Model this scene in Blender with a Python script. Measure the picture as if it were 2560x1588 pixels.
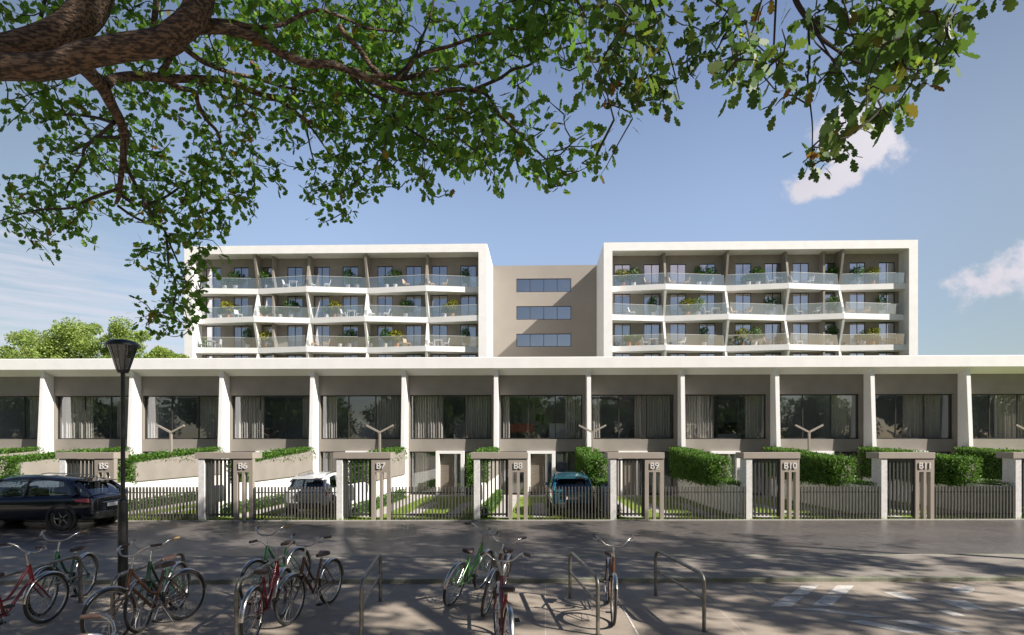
import bpy, math, random
import numpy as np
from mathutils import Vector, Matrix
rad = math.radians
for _o in list(bpy.data.objects): bpy.data.objects.remove(_o)
SC = bpy.context.scene
COL = SC.collection

# ---------------------------------------------------------------- camera, sky, sun, exposure
CAMH, F, PX, PY = 2.45, 1400.0, 1315.0, 1115.0        # eye height, focal length and principal point (photo pixels)
cd = bpy.data.cameras.new('camera'); cam = bpy.data.objects.new('camera', cd); COL.objects.link(cam)
cam.location = (0, 0, CAMH); cam.rotation_euler = (rad(90), 0, 0)
cd.sensor_fit = 'HORIZONTAL'; cd.sensor_width = 36; cd.lens = F/2560*36
cd.shift_x = (1280-PX)/2560; cd.shift_y = (PY-794)/2560
cd.clip_start = 0.05; cd.clip_end = 2000
SC.camera = cam
SUN = Vector((.8, -.38, .74)).normalized()
ELEV = math.asin(SUN.z)
sl = bpy.data.lights.new('sun', 'SUN'); sl.energy = 5.0; sl.angle = rad(.53); sl.color = (1, .945, .865)
sun = bpy.data.objects.new('sun', sl); COL.objects.link(sun)
sun.rotation_euler = SUN.to_track_quat('Z', 'Y').to_euler()
W = bpy.data.worlds.new('World'); SC.world = W; W.use_nodes = True
nt = W.node_tree; N = nt.nodes; Lk = nt.links
for n in list(N): N.remove(n)
def nn(t, **k):
    n = N.new(t)
    for a, b in k.items(): setattr(n, a, b)
    return n
def mth(op, a, b=None, c=None, clamp=False):
    n = N.new('ShaderNodeMath'); n.operation = op; n.use_clamp = clamp
    for i, v in enumerate((a, b, c)):
        if v is None: continue
        if isinstance(v, (int, float)): n.inputs[i].default_value = v
        else: Lk.new(v, n.inputs[i])
    return n.outputs[0]
sky = nn('ShaderNodeTexSky'); sky.sky_type = 'NISHITA'; sky.sun_disc = False
sky.sun_elevation = ELEV; sky.sun_rotation = math.atan2(SUN.x, SUN.y); sky.air_density = 1.0; sky.dust_density = .7; sky.ozone_density = 2.2
tc = nn('ShaderNodeTexCoord'); sep = nn('ShaderNodeSeparateXYZ'); Lk.new(tc.outputs['Generated'], sep.inputs[0])
az = mth('ARCTAN2', sep.outputs[0], sep.outputs[1]); el = mth('ARCSINE', sep.outputs[2])
def noise(scale, detail=6, rough=.55, stretch=(1, 1, 1)):
    mp = nn('ShaderNodeMapping'); mp.inputs['Scale'].default_value = stretch
    Lk.new(tc.outputs['Generated'], mp.inputs['Vector'])
    n = nn('ShaderNodeTexNoise'); n.inputs['Scale'].default_value = scale; n.inputs['Detail'].default_value = detail; n.inputs['Roughness'].default_value = rough
    Lk.new(mp.outputs[0], n.inputs['Vector']); return n.outputs['Fac']
nz = noise(16, 8, .6); nz2 = noise(7, 5, .5)
def blob(a0, e0, wa, we, tilt=0):
    da = mth('SUBTRACT', az, rad(a0)); de = mth('SUBTRACT', el, rad(e0))
    de = mth('ADD', de, mth('MULTIPLY', da, tilt))
    d = mth('ADD', mth('POWER', mth('ABSOLUTE', mth('DIVIDE', da, rad(wa))), 2), mth('POWER', mth('ABSOLUTE', mth('DIVIDE', de, rad(we))), 2))
    d = mth('SQRT', d)
    return mth('SUBTRACT', 1.0, d)
f1 = mth('MAXIMUM', blob(30.3, 25.2, 5.3, 3.3, .35), blob(27.9, 22.6, 4.8, 1.7, -.05))
f2 = mth('MAXIMUM', blob(44, 14.0, 8.0, 3.5, -.22), blob(45, 11.4, 6, 1.8, 0))
# clouds of the half of the sky behind the camera: they are what the panes mirror
f3 = mth('MAXIMUM', mth('MAXIMUM', blob(168, 19, 13, 6, .1), blob(140, 27, 12, 5, 0)), mth('MAXIMUM', blob(-150, 30, 16, 7, 0), blob(-100, 18, 15, 6, 0)))
fld = mth('MAXIMUM', mth('MAXIMUM', f1, f2), f3)
fld = mth('ADD', fld, mth('MULTIPLY', mth('SUBTRACT', nz, .5), 1.9))
cm = nn('ShaderNodeMapRange'); cm.interpolation_type = 'SMOOTHSTEP'; Lk.new(fld, cm.inputs[0])
cm.inputs[1].default_value = .22; cm.inputs[2].default_value = .60
# thin streaks low on the left
st = noise(5, 6, .6, (1.6, 1.6, 26)); ci = blob(-45, 9, 26, 11, .25)
cmask = mth('MULTIPLY', mth('MULTIPLY', mth('MAXIMUM', ci, 0), 1.9, clamp=True), mth('MULTIPLY', mth('SUBTRACT', st, .25), 1.9, clamp=True), clamp=True)
ccol = nn('ShaderNodeMix', data_type='RGBA'); Lk.new(nz2, ccol.inputs[0])
ccol.inputs[6].default_value = (5.4, 5.2, 6.0, 1); ccol.inputs[7].default_value = (8.3, 8.0, 8.5, 1)
tint = nn('ShaderNodeMix', data_type='RGBA'); tint.blend_type = 'MULTIPLY'; tint.inputs[0].default_value = 1.0
Lk.new(sky.outputs[0], tint.inputs[6])
hz = nn('ShaderNodeMapRange'); hz.interpolation_type = 'SMOOTHSTEP'; Lk.new(el, hz.inputs[0]); hz.inputs[1].default_value = rad(22); hz.inputs[2].default_value = rad(62)   # pale summer haze below, clear blue overhead
hc = nn('ShaderNodeMix', data_type='RGBA'); Lk.new(hz.outputs[0], hc.inputs[0]); lo_ = nn('ShaderNodeMapRange'); lo_.interpolation_type = 'SMOOTHSTEP'; Lk.new(el, lo_.inputs[0]); lo_.inputs[1].default_value = rad(2); lo_.inputs[2].default_value = rad(24)
lc = nn('ShaderNodeMix', data_type='RGBA'); Lk.new(lo_.outputs[0], lc.inputs[0]); lc.inputs[6].default_value = (1.5, 1.35, 1.28, 1); lc.inputs[7].default_value = (2.48, 2.06, 1.84, 1); Lk.new(lc.outputs[2], hc.inputs[6])
hc.inputs[6].default_value = (2.45, 2.06, 1.84, 1); hc.inputs[7].default_value = (.62, .68, .95, 1)
fw = nn('ShaderNodeMapRange'); fw.interpolation_type = 'SMOOTHSTEP'; Lk.new(sep.outputs[1], fw.inputs[0]); fw.inputs[1].default_value = .0; fw.inputs[2].default_value = .5    # the hazy bright side lies opposite the sun
hd = nn('ShaderNodeMix', data_type='RGBA'); Lk.new(fw.outputs[0], hd.inputs[0]); hb = nn('ShaderNodeMapRange'); hb.interpolation_type = 'SMOOTHSTEP'; Lk.new(el, hb.inputs[0]); hb.inputs[1].default_value = rad(20); hb.inputs[2].default_value = rad(42)
hm = nn('ShaderNodeMix', data_type='RGBA'); Lk.new(hb.outputs[0], hm.inputs[0]); hm.inputs[6].default_value = (1.32, 1.20, 1.20, 1); hm.inputs[7].default_value = (.56, .62, .90, 1); Lk.new(hm.outputs[2], hd.inputs[6])
Lk.new(hc.outputs[2], hd.inputs[7])
sd_ = nn('ShaderNodeMapRange'); sd_.interpolation_type = 'SMOOTHSTEP'; Lk.new(mth('ABSOLUTE', az), sd_.inputs[0]); sd_.inputs[1].default_value = rad(18); sd_.inputs[2].default_value = rad(48)
hs_ = nn('ShaderNodeMix', data_type='RGBA'); hs_.blend_type = 'MULTIPLY'; Lk.new(sd_.outputs[0], hs_.inputs[0]); Lk.new(hd.outputs[2], hs_.inputs[6]); hs_.inputs[7].default_value = (.74, .72, .64, 1)
Lk.new(hs_.outputs[2], tint.inputs[7])
m1 = nn('ShaderNodeMix', data_type='RGBA'); Lk.new(cmask, m1.inputs[0]); Lk.new(tint.outputs[2], m1.inputs[6]); m1.inputs[7].default_value = (6.6, 6.7, 7.6, 1)
m2 = nn('ShaderNodeMix', data_type='RGBA'); Lk.new(cm.outputs[0], m2.inputs[0]); Lk.new(m1.outputs[2], m2.inputs[6]); Lk.new(ccol.outputs[2], m2.inputs[7])
bg = nn('ShaderNodeBackground'); bg.inputs[1].default_value = .062; Lk.new(m2.outputs[2], bg.inputs[0])
wo = nn('ShaderNodeOutputWorld'); Lk.new(bg.outputs[0], wo.inputs[0])
vs = SC.view_settings; vs.view_transform = 'Standard'; vs.look = 'None'; vs.exposure = .81; vs.gamma = 1
SC.cycles.max_bounces = 8; SC.cycles.transparent_max_bounces = 16; SC.cycles.caustics_reflective = False; SC.cycles.caustics_refractive = False
SC.cycles.sample_clamp_indirect = 6

# ---------------------------------------------------------------- materials
def mat(name, col, rough=.7, metal=0, col2=None, ns=6, detail=4, bump=0, bscale=None, spec=.5, coat=0, stretch=None, lo=.35, hi=.65):
    m = bpy.data.materials.new(name); m.use_nodes = True; t = m.node_tree; b = t.nodes['Principled BSDF']
    b.inputs['Base Color'].default_value = (*col, 1); b.inputs['Roughness'].default_value = rough; b.inputs['Metallic'].default_value = metal
    b.inputs['Specular IOR Level'].default_value = spec; b.inputs['Coat Weight'].default_value = coat; b.inputs['Coat Roughness'].default_value = .05
    if col2 or bump:
        c = t.nodes.new('ShaderNodeTexCoord'); src = c.outputs['Object']
        if stretch:
            mp = t.nodes.new('ShaderNodeMapping'); mp.inputs['Scale'].default_value = stretch; t.links.new(src, mp.inputs[0]); src = mp.outputs[0]
    if col2:
        n = t.nodes.new('ShaderNodeTexNoise'); n.inputs['Scale'].default_value = ns; n.inputs['Detail'].default_value = detail; t.links.new(src, n.inputs['Vector'])
        r = t.nodes.new('ShaderNodeMapRange'); r.inputs[1].default_value = lo; r.inputs[2].default_value = hi; t.links.new(n.outputs['Fac'], r.inputs[0])
        x = t.nodes.new('ShaderNodeMix'); x.data_type = 'RGBA'; t.links.new(r.outputs[0], x.inputs[0])
        x.inputs[6].default_value = (*col, 1); x.inputs[7].default_value = (*col2, 1); t.links.new(x.outputs[2], b.inputs['Base Color'])
    if bump:
        n2 = t.nodes.new('ShaderNodeTexNoise'); n2.inputs['Scale'].default_value = bscale or ns*8; n2.inputs['Detail'].default_value = 6; t.links.new(src, n2.inputs['Vector'])
        bp = t.nodes.new('ShaderNodeBump'); bp.inputs['Strength'].default_value = bump; bp.inputs['Distance'].default_value = .02
        t.links.new(n2.outputs['Fac'], bp.inputs['Height']); t.links.new(bp.outputs[0], b.inputs['Normal'])
    return m
def glass(name, refl, tintc, rough=0.0, boost=1.0, base=.04):
    m = bpy.data.materials.new(name); m.use_nodes = True; t = m.node_tree
    for n in list(t.nodes): t.nodes.remove(n)
    tr = t.nodes.new('ShaderNodeBsdfTransparent'); tr.inputs[0].default_value = (*tintc, 1)
    gl = t.nodes.new('ShaderNodeBsdfGlossy'); gl.inputs['Color'].default_value = (*refl, 1); gl.inputs['Roughness'].default_value = rough
    fr = t.nodes.new('ShaderNodeFresnel'); ge = t.nodes.new('ShaderNodeNewGeometry')
    ir = t.nodes.new('ShaderNodeMapRange'); ir.inputs[3].default_value = 1.5; ir.inputs[4].default_value = 1/1.5      # a thin pane mirrors alike from both sides
    t.links.new(ge.outputs['Backfacing'], ir.inputs[0]); t.links.new(ir.outputs[0], fr.inputs[0])
    mm = t.nodes.new('ShaderNodeMath'); mm.operation = 'MULTIPLY_ADD'; mm.inputs[1].default_value = boost; mm.inputs[2].default_value = base; mm.use_clamp = True
    t.links.new(fr.outputs[0], mm.inputs[0])
    mx = t.nodes.new('ShaderNodeMixShader'); t.links.new(mm.outputs[0], mx.inputs[0]); t.links.new(tr.outputs[0], mx.inputs[1]); t.links.new(gl.outputs[0], mx.inputs[2])
    o = t.nodes.new('ShaderNodeOutputMaterial'); t.links.new(mx.outputs[0], o.inputs[0]); return m
def leafmat(name, stops, trans=.35, tcol=(.25, .45, .05), rough=.5):
    m = bpy.data.materials.new(name); m.use_nodes = True; t = m.node_tree; b = t.nodes['Principled BSDF']; o = t.nodes['Material Output']
    g = t.nodes.new('ShaderNodeNewGeometry'); r = t.nodes.new('ShaderNodeValToRGB'); r.color_ramp.interpolation = 'CONSTANT' if len(stops) > 3 else 'LINEAR'
    e = r.color_ramp.elements
    while len(e) < len(stops): e.new(.5)
    for k, (p, c) in enumerate(stops): e[k].position = p; e[k].color = (*c, 1)
    t.links.new(g.outputs['Random Per Island'], r.inputs[0])
    hs = t.nodes.new('ShaderNodeHueSaturation'); t.links.new(r.outputs[0], hs.inputs['Color'])
    wn = t.nodes.new('ShaderNodeTexWhiteNoise'); wn.noise_dimensions = '1D'; t.links.new(g.outputs['Random Per Island'], wn.inputs['W'])
    mr = t.nodes.new('ShaderNodeMapRange'); mr.inputs[3].default_value = .65; mr.inputs[4].default_value = 1.4; t.links.new(wn.outputs['Value'], mr.inputs[0]); t.links.new(mr.outputs[0], hs.inputs['Value'])
    t.links.new(hs.outputs[0], b.inputs['Base Color']); b.inputs['Roughness'].default_value = rough; b.inputs['Specular IOR Level'].default_value = .35
    tl = t.nodes.new('ShaderNodeBsdfTranslucent')
    mc = t.nodes.new('ShaderNodeMix'); mc.data_type = 'RGBA'; mc.inputs[0].default_value = .45; t.links.new(hs.outputs[0], mc.inputs[6]); mc.inputs[7].default_value = (*tcol, 1)
    t.links.new(mc.outputs[2], tl.inputs[0])
    mx = t.nodes.new('ShaderNodeMixShader'); mx.inputs[0].default_value = trans
    t.links.new(b.outputs[0], mx.inputs[1]); t.links.new(tl.outputs[0], mx.inputs[2]); t.links.new(mx.outputs[0], o.inputs[0]); return m

M = {}
M['white'] = mat('white_render', (.86, .84, .825), .75, col2=(.81, .79, .775), ns=1.2, bump=.08, bscale=60)
M['whitew'] = mat('garden_white_render', (.82, .80, .77), .8, col2=(.76, .74, .71), ns=2, bump=.15, bscale=50)
M['stone'] = mat('rough_white_stone', (.74, .72, .70), .85, col2=(.62, .60, .58), ns=9, bump=.8, bscale=45)
M['beige'] = mat('beige_render', (.285, .255, .22), .85, col2=(.25, .224, .193), ns=1.6, detail=7, bump=.15, bscale=70)
M['taupe'] = mat('taupe_render', (.275, .248, .215), .85, col2=(.243, .218, .19), ns=1.3, detail=7, bump=.15, bscale=70)
M['gbeige'] = mat('taupe_metal_cladding', (.33, .285, .24), .6, col2=(.30, .26, .22), ns=2, bump=.04, bscale=90)
M['frame'] = mat('dark_bronze_frame', (.035, .031, .028), .45)
M['slat'] = mat('grey_painted_steel', (.092, .086, .075), .5, col2=(.075, .071, .062), ns=4)
M['dslat'] = mat('anthracite_steel', (.045, .045, .045), .45)
M['doorw'] = mat('taupe_timber_door', (.20, .165, .13), .6, col2=(.15, .125, .10), ns=3, stretch=(1, 1, 14))
M['room'] = mat('interior_paint', (.66, .68, .71), .9)
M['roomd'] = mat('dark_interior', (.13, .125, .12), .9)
M['curt'] = mat('linen_curtain', (.58, .53, .48), .95, col2=(.50, .455, .41), ns=3, stretch=(6, 6, .3))
M['sheer'] = mat('pale_curtain', (.62, .62, .63), .95)
M['glass'] = glass('window_glass', (.95, .97, 1), (.88, .91, .93), boost=1.4, base=.14)
M['aglass'] = glass('reflective_glass', (.94, .92, 1.0), (.62, .64, .66), boost=1.4, base=.50)
M['rail'] = glass('balustrade_glass', (.93, .96, 1.0), (.84, .88, .95), boost=1.6, base=.26)
M['chrome'] = mat('worn_chrome', (.62, .60, .57), .28, 1.0, col2=(.45, .42, .38), ns=14)
M['steel'] = mat('galvanised_steel', (.30, .285, .25), .42, .75, col2=(.17, .16, .14), ns=9, bump=.1)
M['black'] = mat('black_painted_iron', (.012, .012, .013), .4, col2=(.02, .02, .02), ns=10)
M['rubber'] = mat('black_rubber', (.018, .018, .018), .75, col2=(.03, .028, .026), ns=30)
M['tan'] = mat('tan_sidewall', (.10, .08, .06), .8)
M['leather'] = mat('brown_leather', (.06, .035, .028), .55, col2=(.04, .025, .02), ns=20)
M['grip'] = mat('cork_grip', (.28, .19, .08), .6, col2=(.2, .13, .05), ns=30)
M['red'] = mat('red_bicycle_paint', (.15, .006, .012), .3, .1, coat=.6)
M['green'] = mat('green_bicycle_paint', (.009, .07, .022), .3, .1, coat=.6)
M['lime'] = mat('bright_green_bicycle_paint', (.10, .30, .07), .3, .1, coat=.6)
M['brown'] = mat('brown_bicycle_paint', (.085, .032, .012), .33, .2, coat=.5)
M['soil'] = mat('soil', (.06, .045, .03), .95)
M['lawn'] = mat('lawn_turf', (.19, .26, .03), .95, col2=(.13, .20, .02), ns=3, detail=8, bump=.6, bscale=90)
M['bark'] = mat('oak_bark', (.20, .13, .085), .9, col2=(.045, .03, .022), ns=1.0, detail=10, bump=1.0, bscale=1.3, lo=.42, hi=.56, stretch=(13, 48, 48))
M['bark'].node_tree.nodes['Bump'].inputs['Distance'].default_value = .05
M['twig'] = mat('oak_twig', (.035, .026, .02), .85)
M['terra'] = mat('terracotta', (.46, .22, .10), .8)
M['potw'] = mat('white_glazed_pot', (.68, .66, .63), .5)
M['fwhite'] = mat('white_garden_furniture', (.75, .75, .75), .5)
M['forange'] = mat('tan_wicker', (.58, .40, .25), .7)
M['plate'] = mat('number_plate', (.75, .75, .72), .4)
M['tail'] = mat('red_lamp_lens', (.50, .010, .012), .15, coat=1)
M['carw'] = mat('white_car_paint', (.72, .72, .72), .25, 0, coat=1)
M['carb'] = mat('teal_blue_car_paint', (.025, .14, .20), .22, .4, coat=1)
M['cark'] = mat('dark_navy_car_paint', (.008, .010, .018), .2, .3, coat=1)
M['cglass'] = glass('car_glass', (.9, .95, 1), (.30, .34, .38), boost=1.5, base=.05)
M['trim'] = mat('black_plastic', (.02, .02, .021), .55)
M['mark'] = mat('worn_white_road_paint', (.62, .59, .55), .8, col2=(.42, .39, .355), ns=9, detail=8)
OAK = leafmat('oak_leaves', [(0, (.055, .14, .02)), (.42, (.085, .195, .027)), (.76, (.15, .25, .035)), (.93, (.15, .12, .02)), (.965, (.22, .07, .012)), (.985, (.30, .36, .05))], .52, (.28, .52, .05))
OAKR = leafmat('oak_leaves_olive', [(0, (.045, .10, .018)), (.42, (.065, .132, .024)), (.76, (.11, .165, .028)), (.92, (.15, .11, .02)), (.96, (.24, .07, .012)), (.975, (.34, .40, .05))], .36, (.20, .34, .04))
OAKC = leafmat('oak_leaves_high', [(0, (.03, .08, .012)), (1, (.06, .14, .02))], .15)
BTREE = leafmat('pale_green_leaves', [(0, (.22, .33, .08)), (1, (.42, .50, .16))], .5, (.5, .6, .12))
HEDGE = leafmat('hedge_leaves', [(0, (.022, .07, .010)), (1, (.12, .24, .03))], .35)
BOX = leafmat('plant_leaves', [(0, (.03, .10, .018)), (1, (.09, .19, .03))], .25)
YEL = leafmat('yellow_flowering_leaves', [(0, (.16, .20, .02)), (1, (.50, .42, .04))], .25)
WFL = leafmat('white_flowering_leaves', [(0, (.06, .16, .03)), (.55, (.10, .22, .05)), (1, (.7, .7, .62))], .25)
DTREE = leafmat('dark_tree_leaves', [(0, (.05, .08, .03)), (1, (.09, .13, .045))], .2)
M['core'] = mat('hedge_shadow_core', (.012, .03, .006), .95)  # near-black green that paints in the shade inside the hedges

# stone sett road
def road_mat():
    m = mat('dark_sett_paving', (.15, .135, .125), .42, spec=.55); t = m.node_tree; b = t.nodes['Principled BSDF']
    c = t.nodes.new('ShaderNodeTexCoord'); mp = t.nodes.new('ShaderNodeMapping'); t.links.new(c.outputs['Object'], mp.inputs[0]); mp.inputs['Scale'].default_value = (1, 1, 1)
    br = t.nodes.new('ShaderNodeTexBrick'); br.inputs['Scale'].default_value = 5.2; br.inputs['Mortar Size'].default_value = .03; br.inputs['Mortar Smooth'].default_value = .6
    br.inputs['Color1'].default_value = (.150, .128, .116, 1); br.inputs['Color2'].default_value = (.088, .078, .072, 1); br.inputs['Mortar'].default_value = (.035, .032, .03, 1); br.inputs['Bias'].default_value = 0
    t.links.new(mp.outputs[0], br.inputs['Vector'])
    n = t.nodes.new('ShaderNodeTexNoise'); n.inputs['Scale'].default_value = .6; n.inputs['Detail'].default_value = 6; t.links.new(c.outputs['Object'], n.inputs['Vector'])
    x = t.nodes.new('ShaderNodeMix'); x.data_type = 'RGBA'; x.blend_type = 'MULTIPLY'; x.inputs[0].default_value = .55; t.links.new(br.outputs['Color'], x.inputs[6])
    r = t.nodes.new('ShaderNodeMapRange'); r.inputs[1].default_value = .3; r.inputs[2].default_value = .7; r.inputs[3].default_value = .72; r.inputs[4].default_value = 1.25; t.links.new(n.outputs['Fac'], r.inputs[0]); t.links.new(r.outputs[0], x.inputs[7])
    t.links.new(x.outputs[2], b.inputs['Base Color'])
    r2 = t.nodes.new('ShaderNodeMapRange'); r2.inputs[3].default_value = .27; r2.inputs[4].default_value = .46; t.links.new(n.outputs['Fac'], r2.inputs[0]); t.links.new(r2.outputs[0], b.inputs['Roughness'])
    bp = t.nodes.new('ShaderNodeBump'); bp.inputs['Strength'].default_value = .35; bp.inputs['Distance'].default_value = .01; t.links.new(br.outputs['Fac'], bp.inputs['Height']); bp.invert = True
    n3 = t.nodes.new('ShaderNodeTexNoise'); n3.inputs['Scale'].default_value = 24; t.links.new(c.outputs['Object'], n3.inputs['Vector'])
    bp2 = t.nodes.new('ShaderNodeBump'); bp2.inputs['Strength'].default_value = .25; bp2.inputs['Distance'].default_value = .01; t.links.new(n3.outputs['Fac'], bp2.inputs['Height']); t.links.new(bp.outputs[0], bp2.inputs['Normal'])
    t.links.new(bp2.outputs[0], b.inputs['Normal']); return m
def slab_mat(name, c1, c2, mort, w, h, rot=0):
    m = mat(name, c1, .75); t = m.node_tree; b = t.nodes['Principled BSDF']
    c = t.nodes.new('ShaderNodeTexCoord'); mp = t.nodes.new('ShaderNodeMapping'); t.links.new(c.outputs['Object'], mp.inputs[0]); mp.inputs['Rotation'].default_value = (0, 0, rot)
    br = t.nodes.new('ShaderNodeTexBrick'); br.offset = 0; br.inputs['Scale'].default_value = 1; br.inputs['Brick Width'].default_value = w; br.inputs['Row Height'].default_value = h
    br.inputs['Mortar Size'].default_value = .006; br.inputs['Color1'].default_value = (*c1, 1); br.inputs['Color2'].default_value = (*c2, 1); br.inputs['Mortar'].default_value = (*mort, 1)
    t.links.new(mp.outputs[0], br.inputs['Vector'])
    n = t.nodes.new('ShaderNodeTexNoise'); n.inputs['Scale'].default_value = 1.3; n.inputs['Detail'].default_value = 9; n.inputs['Roughness'].default_value = .65; t.links.new(c.outputs['Object'], n.inputs['Vector'])
    r = t.nodes.new('ShaderNodeMapRange'); r.inputs[1].default_value = .3; r.inputs[2].default_value = .7; r.inputs[3].default_value = .72; r.inputs[4].default_value = 1.18; t.links.new(n.outputs['Fac'], r.inputs[0])
    x = t.nodes.new('ShaderNodeMix'); x.data_type = 'RGBA'; x.blend_type = 'MULTIPLY'; x.inputs[0].default_value = 1; t.links.new(br.outputs['Color'], x.inputs[6]); t.links.new(r.outputs[0], x.inputs[7])
    t.links.new(x.outputs[2], b.inputs['Base Color'])
    n3 = t.nodes.new('ShaderNodeTexNoise'); n3.inputs['Scale'].default_value = 60; n3.inputs['Detail'].default_value = 5; t.links.new(c.outputs['Object'], n3.inputs['Vector'])
    bp2 = t.nodes.new('ShaderNodeBump'); bp2.inputs['Strength'].default_value = .2; bp2.inputs['Distance'].default_value = .01; t.links.new(n3.outputs['Fac'], bp2.inputs['Height']); t.links.new(bp2.outputs[0], b.inputs['Normal'])
    return m
M['road'] = road_mat(); M['taupe2'] = mat('grey_taupe_render', (.335, .30, .262), .85, col2=(.315, .28, .245), ns=.5, bump=.1, bscale=60)
M['pave'] = slab_mat('sandstone_slabs', (.315, .262, .21), (.295, .245, .195), (.44, .39, .33), 2.6, 1.35, rad(2))
M['strip'] = slab_mat('grey_stone_strip', (.245, .213, .18), (.228, .198, .168), (.10, .09, .08), 1.4, 2.4)
M['kerb'] = mat('mossy_kerb_stone', (.28, .265, .215), .8, col2=(.15, .165, .11), ns=2.5, detail=8, bump=.4)
M['path'] = mat('pale_concrete_path', (.42, .40, .37), .85, col2=(.36, .34, .31), ns=4, bump=.1)

# ---------------------------------------------------------------- mesh helpers
class MB:
    def __init__(s): s.v = []; s.f = []
    def add(s, vs, fs):
        b = len(s.v); s.v += [tuple(p) for p in vs]; s.f += [tuple(i+b for i in q) for q in fs]; return s
    def box(s, x0, x1, y0, y1, z0, z1):
        return s.add([(x0, y0, z0), (x1, y0, z0), (x1, y1, z0), (x0, y1, z0), (x0, y0, z1), (x1, y0, z1), (x1, y1, z1), (x0, y1, z1)],
                     [(0, 3, 2, 1), (4, 5, 6, 7), (0, 1, 5, 4), (1, 2, 6, 5), (2, 3, 7, 6), (3, 0, 4, 7)])
    def hexa(s, p): return s.add(p, [(0, 3, 2, 1), (4, 5, 6, 7), (0, 1, 5, 4), (1, 2, 6, 5), (2, 3, 7, 6), (3, 0, 4, 7)])
    def quad(s, a, b, c, d): return s.add([a, b, c, d], [(0, 1, 2, 3)])
    def prism(s, poly, ax, a, b):       # poly in the other two axes, extruded along axis ax from a to b
        def P(u, w, k): return {'x': (k, u, w), 'y': (u, k, w), 'z': (u, w, k)}[ax]
        n = len(poly); vs = [P(u, w, a) for u, w in poly]+[P(u, w, b) for u, w in poly]
        fs = [tuple(range(n)), tuple(range(2*n-1, n-1, -1))]+[(i, (i+1) % n+0, (i+1) % n+n, i+n)[::-1] for i in range(n)]
        return s.add(vs, fs)
    def tube(s, pts, r, n=8, caps=True):
        pts = [Vector(p) for p in pts]; R = r if isinstance(r, (list, tuple)) else [r]*len(pts); b = len(s.v); up = None
        for i, p in enumerate(pts):
            d = (pts[min(i+1, len(pts)-1)]-pts[max(i-1, 0)]).normalized()
            if up is None: up = d.orthogonal().normalized()
            up = (up-d*up.dot(d)); up = up.normalized() if up.length > 1e-6 else d.orthogonal().normalized()
            w = d.cross(up)
            for k in range(n):
                a = 2*math.pi*k/n; q = p+(up*math.cos(a)+w*math.sin(a))*R[i]; s.v.append(tuple(q))
        for i in range(len(pts)-1):
            for k in range(n):
                a0 = b+i*n+k; a1 = b+i*n+(k+1) % n; s.f.append((a0, a1, a1+n, a0+n))
        if caps: s.f.append(tuple(b+k for k in range(n))[::-1]); s.f.append(tuple(b+(len(pts)-1)*n+k for k in range(n)))
        return s
    def lathe(s, prof, c=(0, 0, 0), n=24, ax='z'):     # prof: (radius, height)
        b = len(s.v)
        for r, h in prof:
            for k in range(n):
                a = 2*math.pi*k/n; u, w = r*math.cos(a), r*math.sin(a)
                q = {'z': (u, w, h), 'y': (u, h, w), 'x': (h, u, w)}[ax]; s.v.append((q[0]+c[0], q[1]+c[1], q[2]+c[2]))
        for i in range(len(prof)-1):
            for k in range(n):
                a0 = b+i*n+k; a1 = b+i*n+(k+1) % n; s.f.append((a0, a1, a1+n, a0+n))
        return s
    def torus(s, c, R, r, ax='y', n=40, m=8, a0=0, a1=360):
        full = abs(a1-a0) >= 360; st_ = n if full else n+1; b = len(s.v)
        for i in range(st_):
            t = rad(a0+(a1-a0)*i/n)
            for k in range(m):
                p = 2*math.pi*k/m; rr = R+r*math.cos(p); o = r*math.sin(p)
                s.v.append((c[0]+rr*math.cos(t), c[1]+o, c[2]+rr*math.sin(t)) if ax == 'y' else (c[0]+o, c[1]+rr*math.cos(t), c[2]+rr*math.sin(t)))
        for i in range(n):
            j = (i+1) % st_
            for k in range(m): s.f.append((b+i*m+k, b+i*m+(k+1) % m, b+j*m+(k+1) % m, b+j*m+k))
        return s
    def build(s, name, m, parent=None, smooth=False, bevel=0, sub=0):
        me = bpy.data.meshes.new(name); me.from_pydata(s.v, [], s.f); me.update()
        o = bpy.data.objects.new(name, me); COL.objects.link(o); me.materials.append(M[m] if isinstance(m, str) else m)
        if smooth:
            me.polygons.foreach_set('use_smooth', [True]*len(me.polygons))
            if not sub and hasattr(me, 'set_sharp_from_angle'): me.set_sharp_from_angle(angle=rad(40))
        if parent: o.parent = parent
        if bevel:
            q = o.modifiers.new('bevel', 'BEVEL'); q.width = bevel; q.segments = 2; q.limit_method = 'ANGLE'
        if sub:
            q = o.modifiers.new('sub', 'SUBSURF'); q.levels = sub; q.render_levels = sub
        return o
def tag(o, label=None, cat=None, group=None, kind=None):
    for k, v in (('label', label), ('category', cat), ('group', group), ('kind', kind)):
        if v: o[k] = v
    return o
def thing(name, label, cat, loc=(0, 0, 0), rz=0, group=None):
    o = bpy.data.objects.new(name, None); COL.objects.link(o); o.location = loc; o.rotation_euler = (0, 0, rz); o.empty_display_size = .2
    return tag(o, label, cat, group)
def copy_tree(o, parent=None):
    c = o.copy(); COL.objects.link(c); c.parent = parent
    for ch in o.children: copy_tree(ch, c)
    return c
def dup(o, loc, rz, label, group=None):
    c = copy_tree(o); c.location = loc; c.rotation_euler = (0, 0, rz); c['label'] = label
    if group: c['group'] = group
    return c
def G(px, py, z=0.0):       # a pixel of the photograph on the level z -> world
    Z = (CAMH-z)*F/(py-PY); return Vector(((px-PX)/F*Z, Z, z))
def U(px, py, Z): return Vector(((px-PX)/F*Z, Z, CAMH+(PY-py)/F*Z))
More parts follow.
